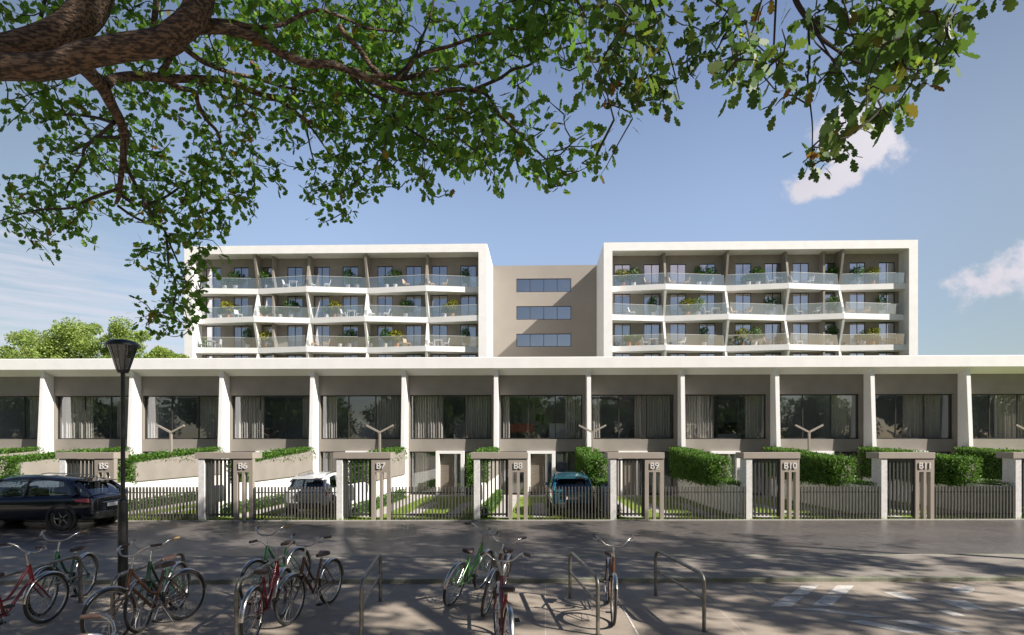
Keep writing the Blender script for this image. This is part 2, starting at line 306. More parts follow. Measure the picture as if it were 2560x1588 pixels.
def wall_holes(mb, x0, x1, z0, z1, y, holes, depth):
    xs = sorted({x0, x1, *[h[0] for h in holes], *[h[1] for h in holes]}); zs = sorted({z0, z1, *[h[2] for h in holes], *[h[3] for h in holes]})
    for i in range(len(xs)-1):
        for k in range(len(zs)-1):
            cx, cz = (xs[i]+xs[i+1])/2, (zs[k]+zs[k+1])/2
            if any(h[0] < cx < h[1] and h[2] < cz < h[3] for h in holes): continue
            mb.quad((xs[i], y, zs[k]), (xs[i+1], y, zs[k]), (xs[i+1], y, zs[k+1]), (xs[i], y, zs[k+1]))
    for a, b, c, d in holes:
        mb.quad((a, y, c), (a, y+depth, c), (a, y+depth, d), (a, y, d)); mb.quad((b, y, c), (b, y, d), (b, y+depth, d), (b, y+depth, c))
        mb.quad((a, y, d), (a, y+depth, d), (b, y+depth, d), (b, y, d)); mb.quad((a, y, c), (b, y, c), (b, y+depth, c), (a, y+depth, c))

# leaves ---------------------------------------------------------
OAKLEAF = np.array([(0, 0, 0), (.10, .05, .01), (.20, .17, .02), (.32, .20, .02), (.37, .13, .02), (.44, .27, .0), (.58, .31, -.02), (.62, .19, .0), (.70, .28, -.02), (.82, .28, -.04), (.85, .15, -.04), (.94, .15, -.07), (1.0, 0, -.10),
                    (.94, -.15, -.07), (.85, -.15, -.04), (.82, -.28, -.04), (.70, -.28, -.02), (.62, -.19, .0), (.58, -.31, -.02), (.44, -.27, .0), (.37, -.13, .02), (.32, -.20, .02), (.20, -.17, .02), (.10, -.05, .01)], dtype=float)
LEAF6 = np.array([(0, 0, 0), (.3, .28, .03), (.7, .26, 0), (1, 0, -.08), (.7, -.26, 0), (.3, -.28, .03)], dtype=float)
LEAF4 = np.array([(0, 0, 0), (.5, .3, .03), (1, 0, -.05), (.5, -.3, .03)], dtype=float)
def leaf_arrays(P, D, S, shape, rng):
    P = np.asarray(P, float); D = np.asarray(D, float); n = len(P)
    D /= np.linalg.norm(D, axis=1, keepdims=True)+1e-9
    R = rng.normal(size=(n, 3)); B = np.cross(D, R); B /= np.linalg.norm(B, axis=1, keepdims=True)+1e-9; C = np.cross(D, B)
    V = (shape[None, :, 0:1]*D[:, None, :]+shape[None, :, 1:2]*B[:, None, :]+shape[None, :, 2:3]*C[:, None, :])*np.asarray(S)[:, None, None]+P[:, None, :]
    return V.reshape(-1, 3)
def leaf_mesh(name, P, D, S, shape, m, rng, parent=None):
    V = leaf_arrays(P, D, S, shape, rng); k = len(shape); n = len(P)
    me = bpy.data.meshes.new(name); me.vertices.add(n*k); me.vertices.foreach_set('co', V.ravel())
    me.loops.add(n*k); me.loops.foreach_set('vertex_index', np.arange(n*k, dtype=np.int32))
    me.polygons.add(n); me.polygons.foreach_set('loop_start', np.arange(0, n*k, k, dtype=np.int32)); me.polygons.foreach_set('loop_total', np.full(n, k, dtype=np.int32))
    me.update(calc_edges=True); me.materials.append(m)
    o = bpy.data.objects.new(name, me); COL.objects.link(o)
    if parent: o.parent = parent
    return o
def tubes_mesh(name, segs, m, parent=None, n=5):        # segs: list of (pts, radii)
    b = MB()
    for p, r in segs: b.tube(p, list(r), n, caps=False)
    return b.build(name, m, parent, smooth=True)

#==SETTING==
# ---------------------------------------------------------------- setting
TA = .0135                       # the street runs slightly away to the right
def struct(o): o['kind'] = 'structure'; return o
def sheet(name, x0, x1, ya, yb, z, m):        # a band between two street lines, ya/yb = depth at x=0
    return struct(MB().quad((x0, ya+TA*x0, z), (x1, ya+TA*x1, z), (x1, yb+TA*x1, z), (x0, yb+TA*x0, z)).build(name, m))
struct(MB().quad((-400, -300, -.02), (400, -300, -.02), (400, 900, -.02), (-400, 900, -.02)).build('ground', mat('far_ground', (.10, .11, .05), .95, col2=(.07, .09, .035), ns=.1)))
sheet('road', -60, 60, 12.22, 18.36, 0.0, 'road')
sheet('pavement', -60, 60, -12, 10.02, 0.0, 'pave')
sheet('footway', -60, 60, 10.14, 12.1, .07, 'strip')
k = MB(); x0, x1 = -60, 60
def bandbox(mb, ya, yb, z0, z1):
    p = [(x0, ya+TA*x0), (x1, ya+TA*x1), (x1, yb+TA*x1), (x0, yb+TA*x0)]
    mb.hexa([(a, b, z0) for a, b in p]+[(a, b, z1) for a, b in p])
bandbox(k, 10.02, 10.14, -.01, .072); struct(k.build('kerb', 'kerb', bevel=.008))
k = MB(); bandbox(k, 12.1, 12.22, -.01, .071); struct(k.build('kerb', M['kerb'], bevel=.008))
k = MB(); bandbox(k, 18.30, 18.36, -.01, .03); struct(k.build('kerb', M['path']))
# painted markings on the pavement (a worn lane pattern), coordinates found on the ground plane
def marks():
    o, s = (1900, 1300), .2707
    polys = [[(385, 605), (545, 605), (435, 690), (275, 690)], [(235, 705), (405, 705), (295, 800), (90, 800)], [(710, 605), (870, 605), (790, 683), (625, 683)], [(590, 700), (760, 700), (655, 797), (470, 797)],
             [(1130, 665), (1290, 665), (1505, 750), (1370, 750)], [(1650, 742), (1890, 742), (2110, 830), (1900, 830)], [(300, 815), (520, 815), (1200, 897), (1010, 897)], [(780, 928), (960, 928), (1590, 1042), (1340, 1042)], [(1190, 925), (1390, 925), (2010, 1040), (1760, 1040)],
             [(1630, 835), (1740, 835), (1900, 885), (1780, 885)], [(2330, 820), (2560, 780), (2560, 830), (2200, 850)],
             [(1760, 640), (1800, 618), (1880, 608), (1960, 618), (1985, 640), (1960, 665), (1880, 676), (1800, 665)]]
    for p in polys:
        b = MB(); q = [G(o[0]+x*s, o[1]+y*s, .004) for x, y in p]; b.add(q, [tuple(range(len(q)))[::-1]]); struct(b.build('painted_marking', 'mark'))
    for a, c in (((1400+590*.23, 1320+700*.23), (1400+850*.23, 1320+1160*.23)), ((1870, 1463), (1940, 1507)), ((1060, 1500), (1330, 1462))):
        A, B = G(*a, .004), G(*c, .004); d = (B-A).normalized().cross(Vector((0, 0, 1)))*.012
        struct(MB().quad(A-d, B-d, B+d, A+d).build('painted_marking', 'mark'))
marks()

# ---------------------------------------------------------------- townhouses
TH = .0245; RH = -math.atan(TH); BAY = 4.526; YF = .55      # facade slope, bay width, fin depth at top
def bay_origin(j):
    X = -1.47+BAY*math.cos(RH)*j; Y = 27.3-TH*X
    return Vector((X+YF*TH, Y+YF, 0))
def hpt(j, x, y, z=0):            # local point of bay j to world
    o = bay_origin(j); c, s = math.cos(RH), math.sin(RH); return Vector((o.x+x*c-y*s, o.y+x*s+y*c, z))
def curtain(mb, x0, x1, z0, z1, y, rng, amp=.045, pitch=.13):
    n = max(6, int((x1-x0)/pitch*6)); b = len(mb.v); ph = rng.random()*6
    for i in range(n+1):
        x = x0+(x1-x0)*i/n; yy = y+amp*math.sin(2*math.pi*(x-x0)/pitch+ph)+amp*.5*math.sin(2*math.pi*(x-x0)/(pitch*2.7)+ph*2)
        mb.v += [(x, yy, z0), (x, yy, z1)]
    for i in range(n): mb.f.append((b+2*i, b+2*i+2, b+2*i+3, b+2*i+1))
WZ0, WZ1 = 2.79, 5.0
def proto_house():
    h = thing('townhouse', 'x', 'townhouse', group='row of townhouses')
    x0, x1 = .1, BAY-.1
    w = MB()
    holes = [(.17, 4.26, WZ0, WZ1), (.17, 1.50, .04, 2.12), (1.5, 2.92, .0, 2.18), (2.92, 4.22, .04, 2.12)]
    wall_holes(w, x0, x1, 0, 6.3, 0, [(.17, 4.26, WZ0, WZ1), (.17, 4.22, 0.0, 2.17)], .42)
    w.quad((x0, 6.8, 0), (x1, 6.8, 0), (x1, 6.8, 6.3), (x0, 6.8, 6.3)); w.quad((x0, 0, 6.3), (x1, 0, 6.3), (x1, 6.8, 6.3), (x0, 6.8, 6.3))
    w.build('wall', 'taupe', h)
    f = MB(); f.prism([(-.85, 0), (-.55, 6.16), (-.42, 6.19), (.03, 5.985), (.03, 0)], 'x', -.1, .1); f.build('fin', 'white', h, bevel=.008)
    r = MB(); r.prism([(-.77, 6.22), (-.77, 6.735), (-.6, 6.78), (7, 6.95), (7, 6.3), (-.02, 5.965)], 'x', -.1, BAY-.1003); r.build('roof', 'white', h)
    def window(name, a, b, z0, z1, mull, y=.16, pm='glass', tr=None, fr=.05):
        m = MB(); m.box(a, b, y, y+.09, z1-fr, z1); m.box(a, b, y, y+.09, z0, z0+fr); m.box(a, a+fr, y, y+.09, z0+fr, z1-fr); m.box(b-fr, b, y, y+.09, z0+fr, z1-fr)
        for x in mull: m.box(x-.02, x+.02, y+.003, y+.087, z0+fr, z1-fr)
        if tr: m.box(a+fr, b-fr, y+.004, y+.086, tr, tr+.04)
        o = m.build(name, 'frame', h)
        MB().quad((a+.02, y+.045, z0+.02), (b-.02, y+.045, z0+.02), (b-.02, y+.045, z1-.02), (a+.02, y+.045, z1-.02)).build('pane', pm, o)
        return o
    window('window', .175, 4.255, WZ0+.005, WZ1-.005, (1.56, 2.93))
    window('window', .175, 1.495, .045, 2.165, ())
    window('window', 2.925, 4.215, .045, 2.165, (3.6,))
    # door surround, door, side light
    d = MB(); d.prism([(1.5, 0), (1.5, 2.2), (2.92, 2.2), (2.92, 0), (2.74, 0), (2.74, 2.06), (1.68, 2.06), (1.68, 0)], 'y', -.16, .4); d.box(2.42, 2.52, -.02, .2, 0, 2.06)
    d.build('door_surround', 'white', h, bevel=.006)
    q = MB(); 
    for i in range(16): q.box(1.685, 2.418, .12, .16, .02+i*.1275, .02+i*.1275+.118)
    q.box(1.684, 2.419, .155, .19, .01, 2.05)
    do = q.build('door', 'doorw', h)
    MB().tube([(2.33, .06, .7), (2.33, .06, 1.5)], .014, 8).box(2.32, 2.34, .06, .12, .75, .78).build('handle', 'steel', do)
    MB().quad((2.525, .12, .02), (2.735, .12, .02), (2.735, .12, 2.05), (2.525, .12, 2.05)).build('sidelight', 'glass', h)
    # rooms behind the glass
    rm = MB()
    def room(a, b, z0, z1, y0, y1):
        rm.quad((a, y1, z0), (b, y1, z0), (b, y1, z1), (a, y1, z1)); rm.quad((a, y0, z0), (a, y1, z0), (a, y1, z1), (a, y0, z1)); rm.quad((b, y0, z0), (b, y0, z1), (b, y1, z1), (b, y1, z0))
        rm.quad((a, y0, z1), (a, y1, z1), (b, y1, z1), (b, y0, z1)); rm.quad((a, y0, z0), (b, y0, z0), (b, y1, z0), (a, y1, z0))
    room(.12, 4.3, WZ0-.06, WZ1+.1, .43, 4.5); room(.12, 4.3, -.0+.03, 2.3, .43, 4.0)
    rm.build('interior', 'room', h)
    return h
PH = proto_house()
CURT = {-6: [(0.25, .9), (3.2, 4.1)], -5: [(.3, .8), (2.9, 4.1)], -4: [(.28, 1.75), (3.0, 4.15)], -3: [(.28, .62), (2.7, 4.15)], -2: [(.28, 1.6), (3.6, 4.15)], -1: [(.28, .85), (2.75, 4.15)],
        0: [(.28, 1.75), (2.9, 4.15)], 1: [(.28, .62), (3.45, 4.15)], 2: [(.28, .66), (2.4, 4.15)], 3: [(.28, 1.8), (3.4, 4.15)], 4: [(.28, .5), (3.1, 4.1)], 5: [(2.1, 3.9)]}
# keys above are house numbers in the row, shifted so that 0 stands behind gate B7
def house_label(j):
    g = 8+j
    if 5 <= g <= 11: return f'white and taupe townhouse standing directly behind gate B{g}'
    return {12: 'townhouse cut off by the right edge of the photo', 4: 'first townhouse to the left of the one behind gate B5', 3: 'townhouse second from the left edge, behind the black lamp head', 2: 'townhouse cut off by the left edge of the photo'}[g]
houses = {}
CL = {2: 'leftmost', 3: 'second'}
for j in range(-6, 5+1):
    o = bay_origin(j); h = PH if j == -6 else copy_tree(PH)
    h.location = o; h.rotation_euler = (0, 0, RH); houses[j] = h
LBL = {-6: 'townhouse cut off by the left edge of the photo', -5: 'townhouse left of the street lamp head, second from the left', -4: 'townhouse right behind the tall black street lamp pole',
       5: 'townhouse cut off by the right edge of the photo'}
for j in range(-6, 6):
    houses[j]['label'] = LBL.get(j) or f'white and taupe townhouse standing directly behind gate B{8+j}'
    rng = random.Random(j+50)
    for (a, b) in CURT.get(j+1, CURT.get(j)):
        c = MB(); curtain(c, a, b, WZ0+.02, WZ1-.03, .52, rng); c.build('curtain', 'curt', houses[j], smooth=True)
    c = MB(); curtain(c, .3, 1.0, .08, 2.15, .55, rng); c.build('curtain', 'curt', houses[j], smooth=True)
    if j % 2: c = MB(); curtain(c, 3.1, 3.9, .08, 2.15, .55, rng); c.build('curtain', 'sheer', houses[j], smooth=True)

# furniture seen through the upper panes
def furn():
    def at(j, x, y, z): return hpt(j, x, y, z)
    fl = WZ0-.05
    t = thing('dining_table', 'dining table behind the upper window above gate B8, left side', 'table', at(0, 1.3, 2.2, fl), RH)
    MB().box(-.75, .75, -.4, .4, .71, .75).build('table_top', 'frame', t)
    for sx in (-1, 1):
        for sy in (-1, 1): MB().box(sx*.68-.025, sx*.68+.025, sy*.34-.025, sy*.34+.025, 0, .709).build('leg', 'frame', t)
    redc = mat('dusty_red_fabric', (.32, .10, .08), .9)
    ch = thing('dining_chair', 'red dining chair leftmost of three at the table above gate B8', 'chair', at(0, .78, 1.65, fl), RH, 'red dining chairs')
    b = MB(); b.box(-.2, .2, -.2, -.13, .45, .88); b.build('backrest', redc, ch, bevel=.02)
    b = MB(); b.box(-.21, .21, -.2, .2, .41, .47); b.build('seat', redc, ch, bevel=.02)
    for sx in (-1, 1):
        for sy in (-1, 1): MB().box(sx*.17-.015, sx*.17+.015, sy*.17-.015, sy*.17+.015, 0, .41).build('leg', 'frame', ch)
    dup(ch, at(0, 1.2, 1.65, fl), RH, 'red dining chair in the middle of three at the table above gate B8')
    dup(ch, at(0, 1.62, 1.65, fl), RH, 'red dining chair rightmost of three at the table above gate B8')
    k_ = thing('kitchen_cabinet', 'pale kitchen cabinet block with ovens behind the window above gate B8', 'cabinet', at(0, 1.9, 3.9, fl), RH)
    MB().box(-.8, .55, 0, .6, .02, 1.9).build('cabinet_body', 'potw', k_); MB().box(.0, .25, -.02, -.001, 1.1, 1.5).build('oven_door', 'frame', k_); MB().box(.32, .5, -.02, -.001, .9, 1.5).build('fridge_door', 'trim', k_)
    k2 = thing('kitchen_island', 'white kitchen island behind the window above gate B8, right of table', 'kitchen island', at(0, 3.0, 1.9, fl), RH)
    MB().box(-.35, .5, -.3, .5, 0, .9).build('island_body', 'potw', k2); MB().box(-.38, .53, -.33, .53, .901, .94).build('worktop', 'frame', k2)
    for j, x, lab in ((0-2, 1.2, 'white staircase behind the upper window above gate B6'), (-1, 2.0, 'white staircase behind the upper window above gate B7')):
        s = thing('staircase', lab, 'staircase', at(j, x, 2.4, fl), RH)
        MB().prism([(0, 0), (0, 1.25), (.25, 1.25), (1.1, .45), (1.1, 0)], 'y', 0, .06).build('balustrade', 'potw', s)
        m = MB()
        for i in range(6): m.box(i*.2, 1.3, .07, .9, i*0.0+(5-i)*.17, (5-i)*.17+.16)
        m.build('step_flight', 'room', s)
    tv = thing('television', 'black television low behind the upper window above gate B10', 'television', at(2, 3.15, 2.3, fl), RH)
    MB().box(-.55, .55, 0, .05, .35, .95).build('screen', 'trim', tv); MB().box(-.6, .6, -.1, .3, 0, .345).build('stand', 'potw', tv)
    pic = thing('framed_picture', 'dark framed picture on the wall above gate B5', 'picture', at(-4, 1.0, 3.9, fl), RH)
    MB().box(-.35, .35, 0, .04, .6, 1.4).build('picture_frame', 'trim', pic)
    for j, x, y, lab in ((-3, .95, 1.4, 'dark console behind the window above gate B5'), (1, 3.0, 2.5, 'dark shelf unit behind the window above gate B9'), (3, 1.2, 2.2, 'desk with pale top behind the window above gate B11')):
        d = thing('sideboard', lab, 'sideboard', at(j, x, y, fl), RH)
        MB().box(-.5, .5, 0, .4, .08, .6).build('cabinet_body', 'doorw', d); MB().box(-.53, .53, -.03, .43, .601, .64).build('board_top', 'potw', d)
        for sx in (-1, 1): MB().box(sx*.4-.02, sx*.4+.02, .05, .35, 0, .079).build('leg', 'frame', d)
    lp = thing('pendant_lamp', 'wide white pendant lamp inside the upper window above gate B10', 'lamp', at(2, 1.15, 2.0, fl), RH)
    MB().lathe([(.02, 1.98), (.3, 1.95), (.34, 1.72), (.3, 1.70)], n=20).build('lamp_shade', 'potw', lp, smooth=True); MB().tube([(0, 0, 1.97), (0, 0, 2.3)], .01, 6).build('cord', 'frame', lp)
furn()

#==GARDEN==
# ---------------------------------------------------------------- gates and fences
TG = .0117; RG = math.atan(TG)
def gate_origin(j): X = -15.26+4.512*(j+3); return Vector((X, 18.48+TG*X, 0))
def gate_text(s, parent):
    cu = bpy.data.curves.new('txt', 'FONT'); cu.body = s; cu.size = .285; cu.extrude = .010; cu.align_x = 'CENTER'; cu.offset = .0025; cu.resolution_u = 6
    tmp = bpy.data.objects.new('tmp', cu); COL.objects.link(tmp); bpy.context.view_layer.update()
    me = bpy.data.meshes.new_from_object(tmp.evaluated_get(bpy.context.evaluated_depsgraph_get())); bpy.data.objects.remove(tmp)
    me.materials.clear(); me.materials.append(M['potw'])
    o = bpy.data.objects.new('house_number', me); COL.objects.link(o); o.parent = parent; o.rotation_euler = (rad(90), 0, 0); o.location = (1.46, -.022, 1.70)
def proto_gate():
    g = thing('entrance_gate', 'x', 'gate', group='numbered entrance gates along the fence')
    MB().box(0, .2, 0, .52, 0, 2.03).build('pillar', 'stone', g, bevel=.006)
    MB().box(-.10, 1.79, -.03, .66, 2.032, 2.235).build('lintel', 'gbeige', g, bevel=.005)
    p = MB(); X = [1.145, 1.275, 1.42, 1.515, 1.65, 1.78]
    for a, b in ((X[0], X[1]), (X[2], X[3]), (X[4], X[5])): p.box(a, b, 0, .16, 0, 1.58)
    p.box(X[0], X[5], -.001, .161, 1.58, 2.031); p.build('number_panel', 'gbeige', g, bevel=.004)
    m = MB(); m.box(.215, 1.13, .06, .10, 1.96, 2.02); m.box(.215, 1.13, .06, .10, .16, .22); m.box(.215, .25, .06, .10, .22, 1.96); m.box(1.05, 1.13, .055, .105, .1, 2.0)
    for i in range(6): x = .30+i*.128; m.box(x, x+.052, .05, .11, .12, 1.97)
    lf = m.build('gate_leaf', 'dslat', g)
    MB().tube([(1.03, .04, .95), (1.03, -.01, .95), (1.03, -.01, 1.15), (1.03, .04, 1.15)], .011, 6).build('handle', 'steel', lf)
    return g
PG = proto_gate(); gates_ = []
for j in range(-3, 5):
    g = PG if j == -3 else copy_tree(PG)
    g.location = gate_origin(j); g.rotation_euler = (0, 0, RG)
    g['label'] = f'taupe entrance gate with white letters B{8+j}' if j < 4 else 'gate cut off by the right edge, only its white pillar in view'
    gates_.append((j, g))
for j, g in gates_: gate_text(f'B{8+j}', g)
def proto_fence():
    f = thing('slat_fence', 'x', 'fence', group='grey slat fences between the gates')
    L0, L1 = 1.80, 4.50; n = 25; m = MB()
    for i in range(n):
        x = L0+.03+(L1-L0-.06-.038)*i/(n-1); m.box(x, x+.034, .0, .075, .03, 1.10)
    m.build('slats', 'slat', f)
    MB().box(L0, L1, .035, .06, .90, .93).build('rail', 'dslat', f); MB().box(L0, L1, .035, .06, .17, .20).build('rail', 'dslat', f)
    return f
PF = proto_fence()
for j in range(-4, 4):
    f = PF if j == -4 else copy_tree(PF)
    f.location = gate_origin(j); f.rotation_euler = (0, 0, RG)
    f['label'] = 'grey slat fence behind the dark car, left of gate B5' if j == -4 else (f'grey slat fence between gate B{8+j} and gate B{9+j}' if j < 3 else 'grey slat fence right of gate B11, at the right edge')

# ---------------------------------------------------------------- gardens
rng = np.random.default_rng(3)
def hedge_leaves(name, boxes, m, parent, dens=700, size=.055, shell=.10, shape=LEAF4, seed=1, inner=True, jit=.5):
    r = np.random.default_rng(seed); P = []; 
    for (x0, x1, y0, y1, z0, z1, z1b) in boxes:       # z1 at y0 and z1b at y1: a sloping top
        def zt(y): return z1+(z1b-z1)*(y-y0)/(y1-y0)
        A = [((x1-x0)*(y1-y0), 't'), ((z1-z0)*(y1-y0), 'l'), ((z1-z0)*(y1-y0), 'r'), ((x1-x0)*(z1-z0), 'f'), ((x1-x0)*(z1b-z0), 'b')]
        for a, s in A:
            n = int(a*dens)+2; u = r.random(n); w = r.random(n)
            x = x0+(x1-x0)*u; y = y0+(y1-y0)*w
            if s == 't': p = np.stack([x, y, zt(y)], 1)
            elif s == 'l': p = np.stack([np.full(n, x0), y, z0+(zt(y)-z0)*u], 1)
            elif s == 'r': p = np.stack([np.full(n, x1), y, z0+(zt(y)-z0)*u], 1)
            elif s == 'f': p = np.stack([x, np.full(n, y0), z0+(z1-z0)*w], 1)
            else: p = np.stack([x, np.full(n, y1), z0+(z1b-z0)*w], 1)
            bumpy = (np.sin(p[:, 1]*5.1+p[:, 0]*3)+np.sin(p[:, 2]*7.3+p[:, 1]*9.7))*.5*shell*.5
            c = np.array([(x0+x1)/2, (y0+y1)/2, (z0+max(z1, z1b))/2]); q = p-c; q /= np.linalg.norm(q, axis=1, keepdims=True)
            P.append(p+q*(bumpy[:, None]+r.normal(size=(n, 1))*shell*jit))
    P = np.concatenate(P); n = len(P); D = r.normal(size=(n, 3)); D[:, 2] += .5
    return leaf_mesh(name, P, D, size*(.6+.8*r.random(n)), shape, m, r, parent)
# one plot boundary: white wall, planter, hedge falling over its left side
def proto_boundary():
    b = thing('boundary_wall', 'x', 'garden wall', group='garden boundary walls')
    MB().box(-.11, .11, -8.75, -.86, 0, 1.08).build('low_wall', 'whitew', b, bevel=.006)
    p = MB(); p.hexa([(-.17, -6.65, 1.082), (.17, -6.65, 1.082), (.17, -.87, 1.082), (-.17, -.87, 1.082), (-.17, -6.65, 1.80), (.17, -6.65, 1.80), (.17, -.87, 2.19), (-.17, -.87, 2.19)])
    p.build('planter', 'beige', b, bevel=.006)
    return b
PB = proto_boundary()
def proto_hedge():
    h = thing('hedge', 'x', 'hedge', group='hedges growing over the garden boundary walls')
    hedge_leaves('foliage', [(-.62, -.20, -6.5, -.5, .95, 1.98, 2.33), (-.30, .14, -6.7, -.5, 1.8, 1.98, 2.36), (-.5, .12, -6.95, -6.6, .98, 1.95, 1.98)], HEDGE, h, dens=650, size=.08, shell=.15, seed=5)
    c = MB(); c.hexa([(-.55, -6.2, 1.0), (-.24, -6.2, 1.0), (-.24, -.6, 1.0), (-.55, -.6, 1.0), (-.55, -6.2, 1.9), (-.24, -6.2, 1.9), (-.24, -.6, 2.25), (-.55, -.6, 2.25)]); c.build('shade_core', 'core', h)  # dark box standing in for the shade behind the leaves
    return h
PHG = proto_hedge()
def proto_topshrub():
    h = thing('low_shrub', 'x', 'shrub', group='low shrubs on the garden walls')
    hedge_leaves('foliage', [(-.28, .12, -8.6, -6.6, 1.05, 1.16, 1.24)], HEDGE, h, dens=420, size=.07, shell=.12, seed=6); MB().box(-.10, .10, -8.5, -6.7, 1.081, 1.12).build('soil', 'soil', h)
    return h
PTS = proto_topshrub()
def proto_low():
    h = thing('low_hedge', 'x', 'hedge', group='low hedges beside the garden paths')
    hedge_leaves('foliage', [(.14, .36, -8.7, -1.6, .0, .38, .38)], HEDGE, h, dens=420, size=.06, shell=.10, seed=7); MB().box(.17, .33, -8.6, -1.7, .0, .3).build('shade_core', 'core', h)  # the dark box gives the low hedge its inner shade by colour
    return h
PLH = proto_low()
for j in range(-6, 6):
    o = bay_origin(j)
    who = {-6: 'at the left edge of the photo', -5: 'second from the left edge', -4: 'left of gate B5, behind the dark car', 5: 'beyond the right edge'}.get(j) or f'running back from the pillar of gate B{8+j}' 
    if j == 4: who = 'behind the pillar at the right edge'
    def put(p, first, lab):
        t = p if first else copy_tree(p); t.location = o; t.rotation_euler = (0, 0, RH); t['label'] = lab; return t
    put(PB, j == -6, 'white wall with beige planter '+who)
    put(PHG, j == -6, 'green hedge over the wall '+who)
    if j in (-3, 1, 2, 3, 4): put(PTS, j == -3, 'low shrubs on the white wall '+who)
    if j < 5: put(PLH, j == -6, 'knee high hedge below the wall '+who)
# lawns and paths
b = MB(); A = hpt(-7, 0, -9.45); 
p0 = [Vector((-45, 18.36-45*TA, 0)), Vector((45, 18.36+45*TA, 0)), hpt(10, 0, .3), hpt(-10, 0, .3)]
b.add([(p.x, p.y, .004) for p in p0], [(0, 1, 2, 3)]); struct(b.build('lawn', 'lawn'))
for j in range(-6, 5):
    def strip(x0, x1, y0, y1, z=.009, nm='garden_path'):
        q = [hpt(j, x0, y0, z), hpt(j, x1, y0, z), hpt(j, x1, y1, z), hpt(j, x0, y1, z)]; struct(MB().add(q, [(0, 1, 2, 3)]).build(nm, 'path'))
    strip(.45, 1.12, -8.8, -.9); strip(.12, 4.4, -.87, .1, .010)
    strip(1.9, 2.35, -8.6, -3.8, .009, 'paving_strip'); strip(3.35, 3.8, -8.6, -3.8, .009, 'paving_strip')
# grass blades near the fence
def grass():
    r = np.random.default_rng(9); n = 26000; X = -17+r.random(n)*34; s = r.random(n)**1.6
    Y = 18.42+TA*X+s*8.2
    keep = np.ones(n, bool)
    x_l = (X+1.47) % 4.526      # keep the paths clear
    keep &= ~((x_l > .4) & (x_l < 1.2) & (s > .04)); keep &= ~((x_l > 1.75) & (x_l < 2.4) & (s < .62) & (s > .05)); keep &= ~((x_l > 3.2) & (x_l < 3.85) & (s < .62) & (s > .05))
    X, Y = X[keep], Y[keep]; n = len(X); P = np.stack([X, Y, np.full(n, .005)], 1); D = r.normal(size=(n, 3))*.35; D[:, 2] = 1
    gm = leafmat('grass_blades', [(0, (.18, .26, .03)), (1, (.30, .38, .05))], .3)
    o = leaf_mesh('grass', P, D, .05+.07*r.random(n), np.array([(0, .07, 0), (1, .0, 0), (0, -.07, 0)], float), gm, r); o['kind'] = 'stuff'; o['label'] = 'short green grass of the front gardens'
grass()
# path lamps shaped like a Y on every second boundary
def proto_y():
    y = thing('garden_lamp_post', 'x', 'lamp post', group='forked lamp posts in the gardens')
    MB().box(-.042, .042, -.042, .042, 1.95, 3.02).build('post', 'gbeige', y, bevel=.004)
    for s in (-1, 1):
        m = MB(); m.prism([(0, 2.99), (s*.01, 3.075), (s*.56, 3.36), (s*.59, 3.295), (s*.05, 3.01)][::s], 'y', -.045, .045); m.build('arm', 'gbeige', y)
    return y
PYL = proto_y()
for i, (j, lab) in enumerate(((-3, 'forked taupe lamp post nearest the black street lamp'), (-1, 'forked taupe lamp post rising behind gate B7'), (1, 'forked taupe lamp post left of gate B9, above the hedge'), (3, 'forked taupe lamp post between gates B10 and B11'), (5, 'forked taupe lamp post cut by the right edge'))):
    t = PYL if i == 0 else copy_tree(PYL); t.location = hpt(j, -.16, -4.1); t.rotation_euler = (0, 0, RH); t['label'] = lab

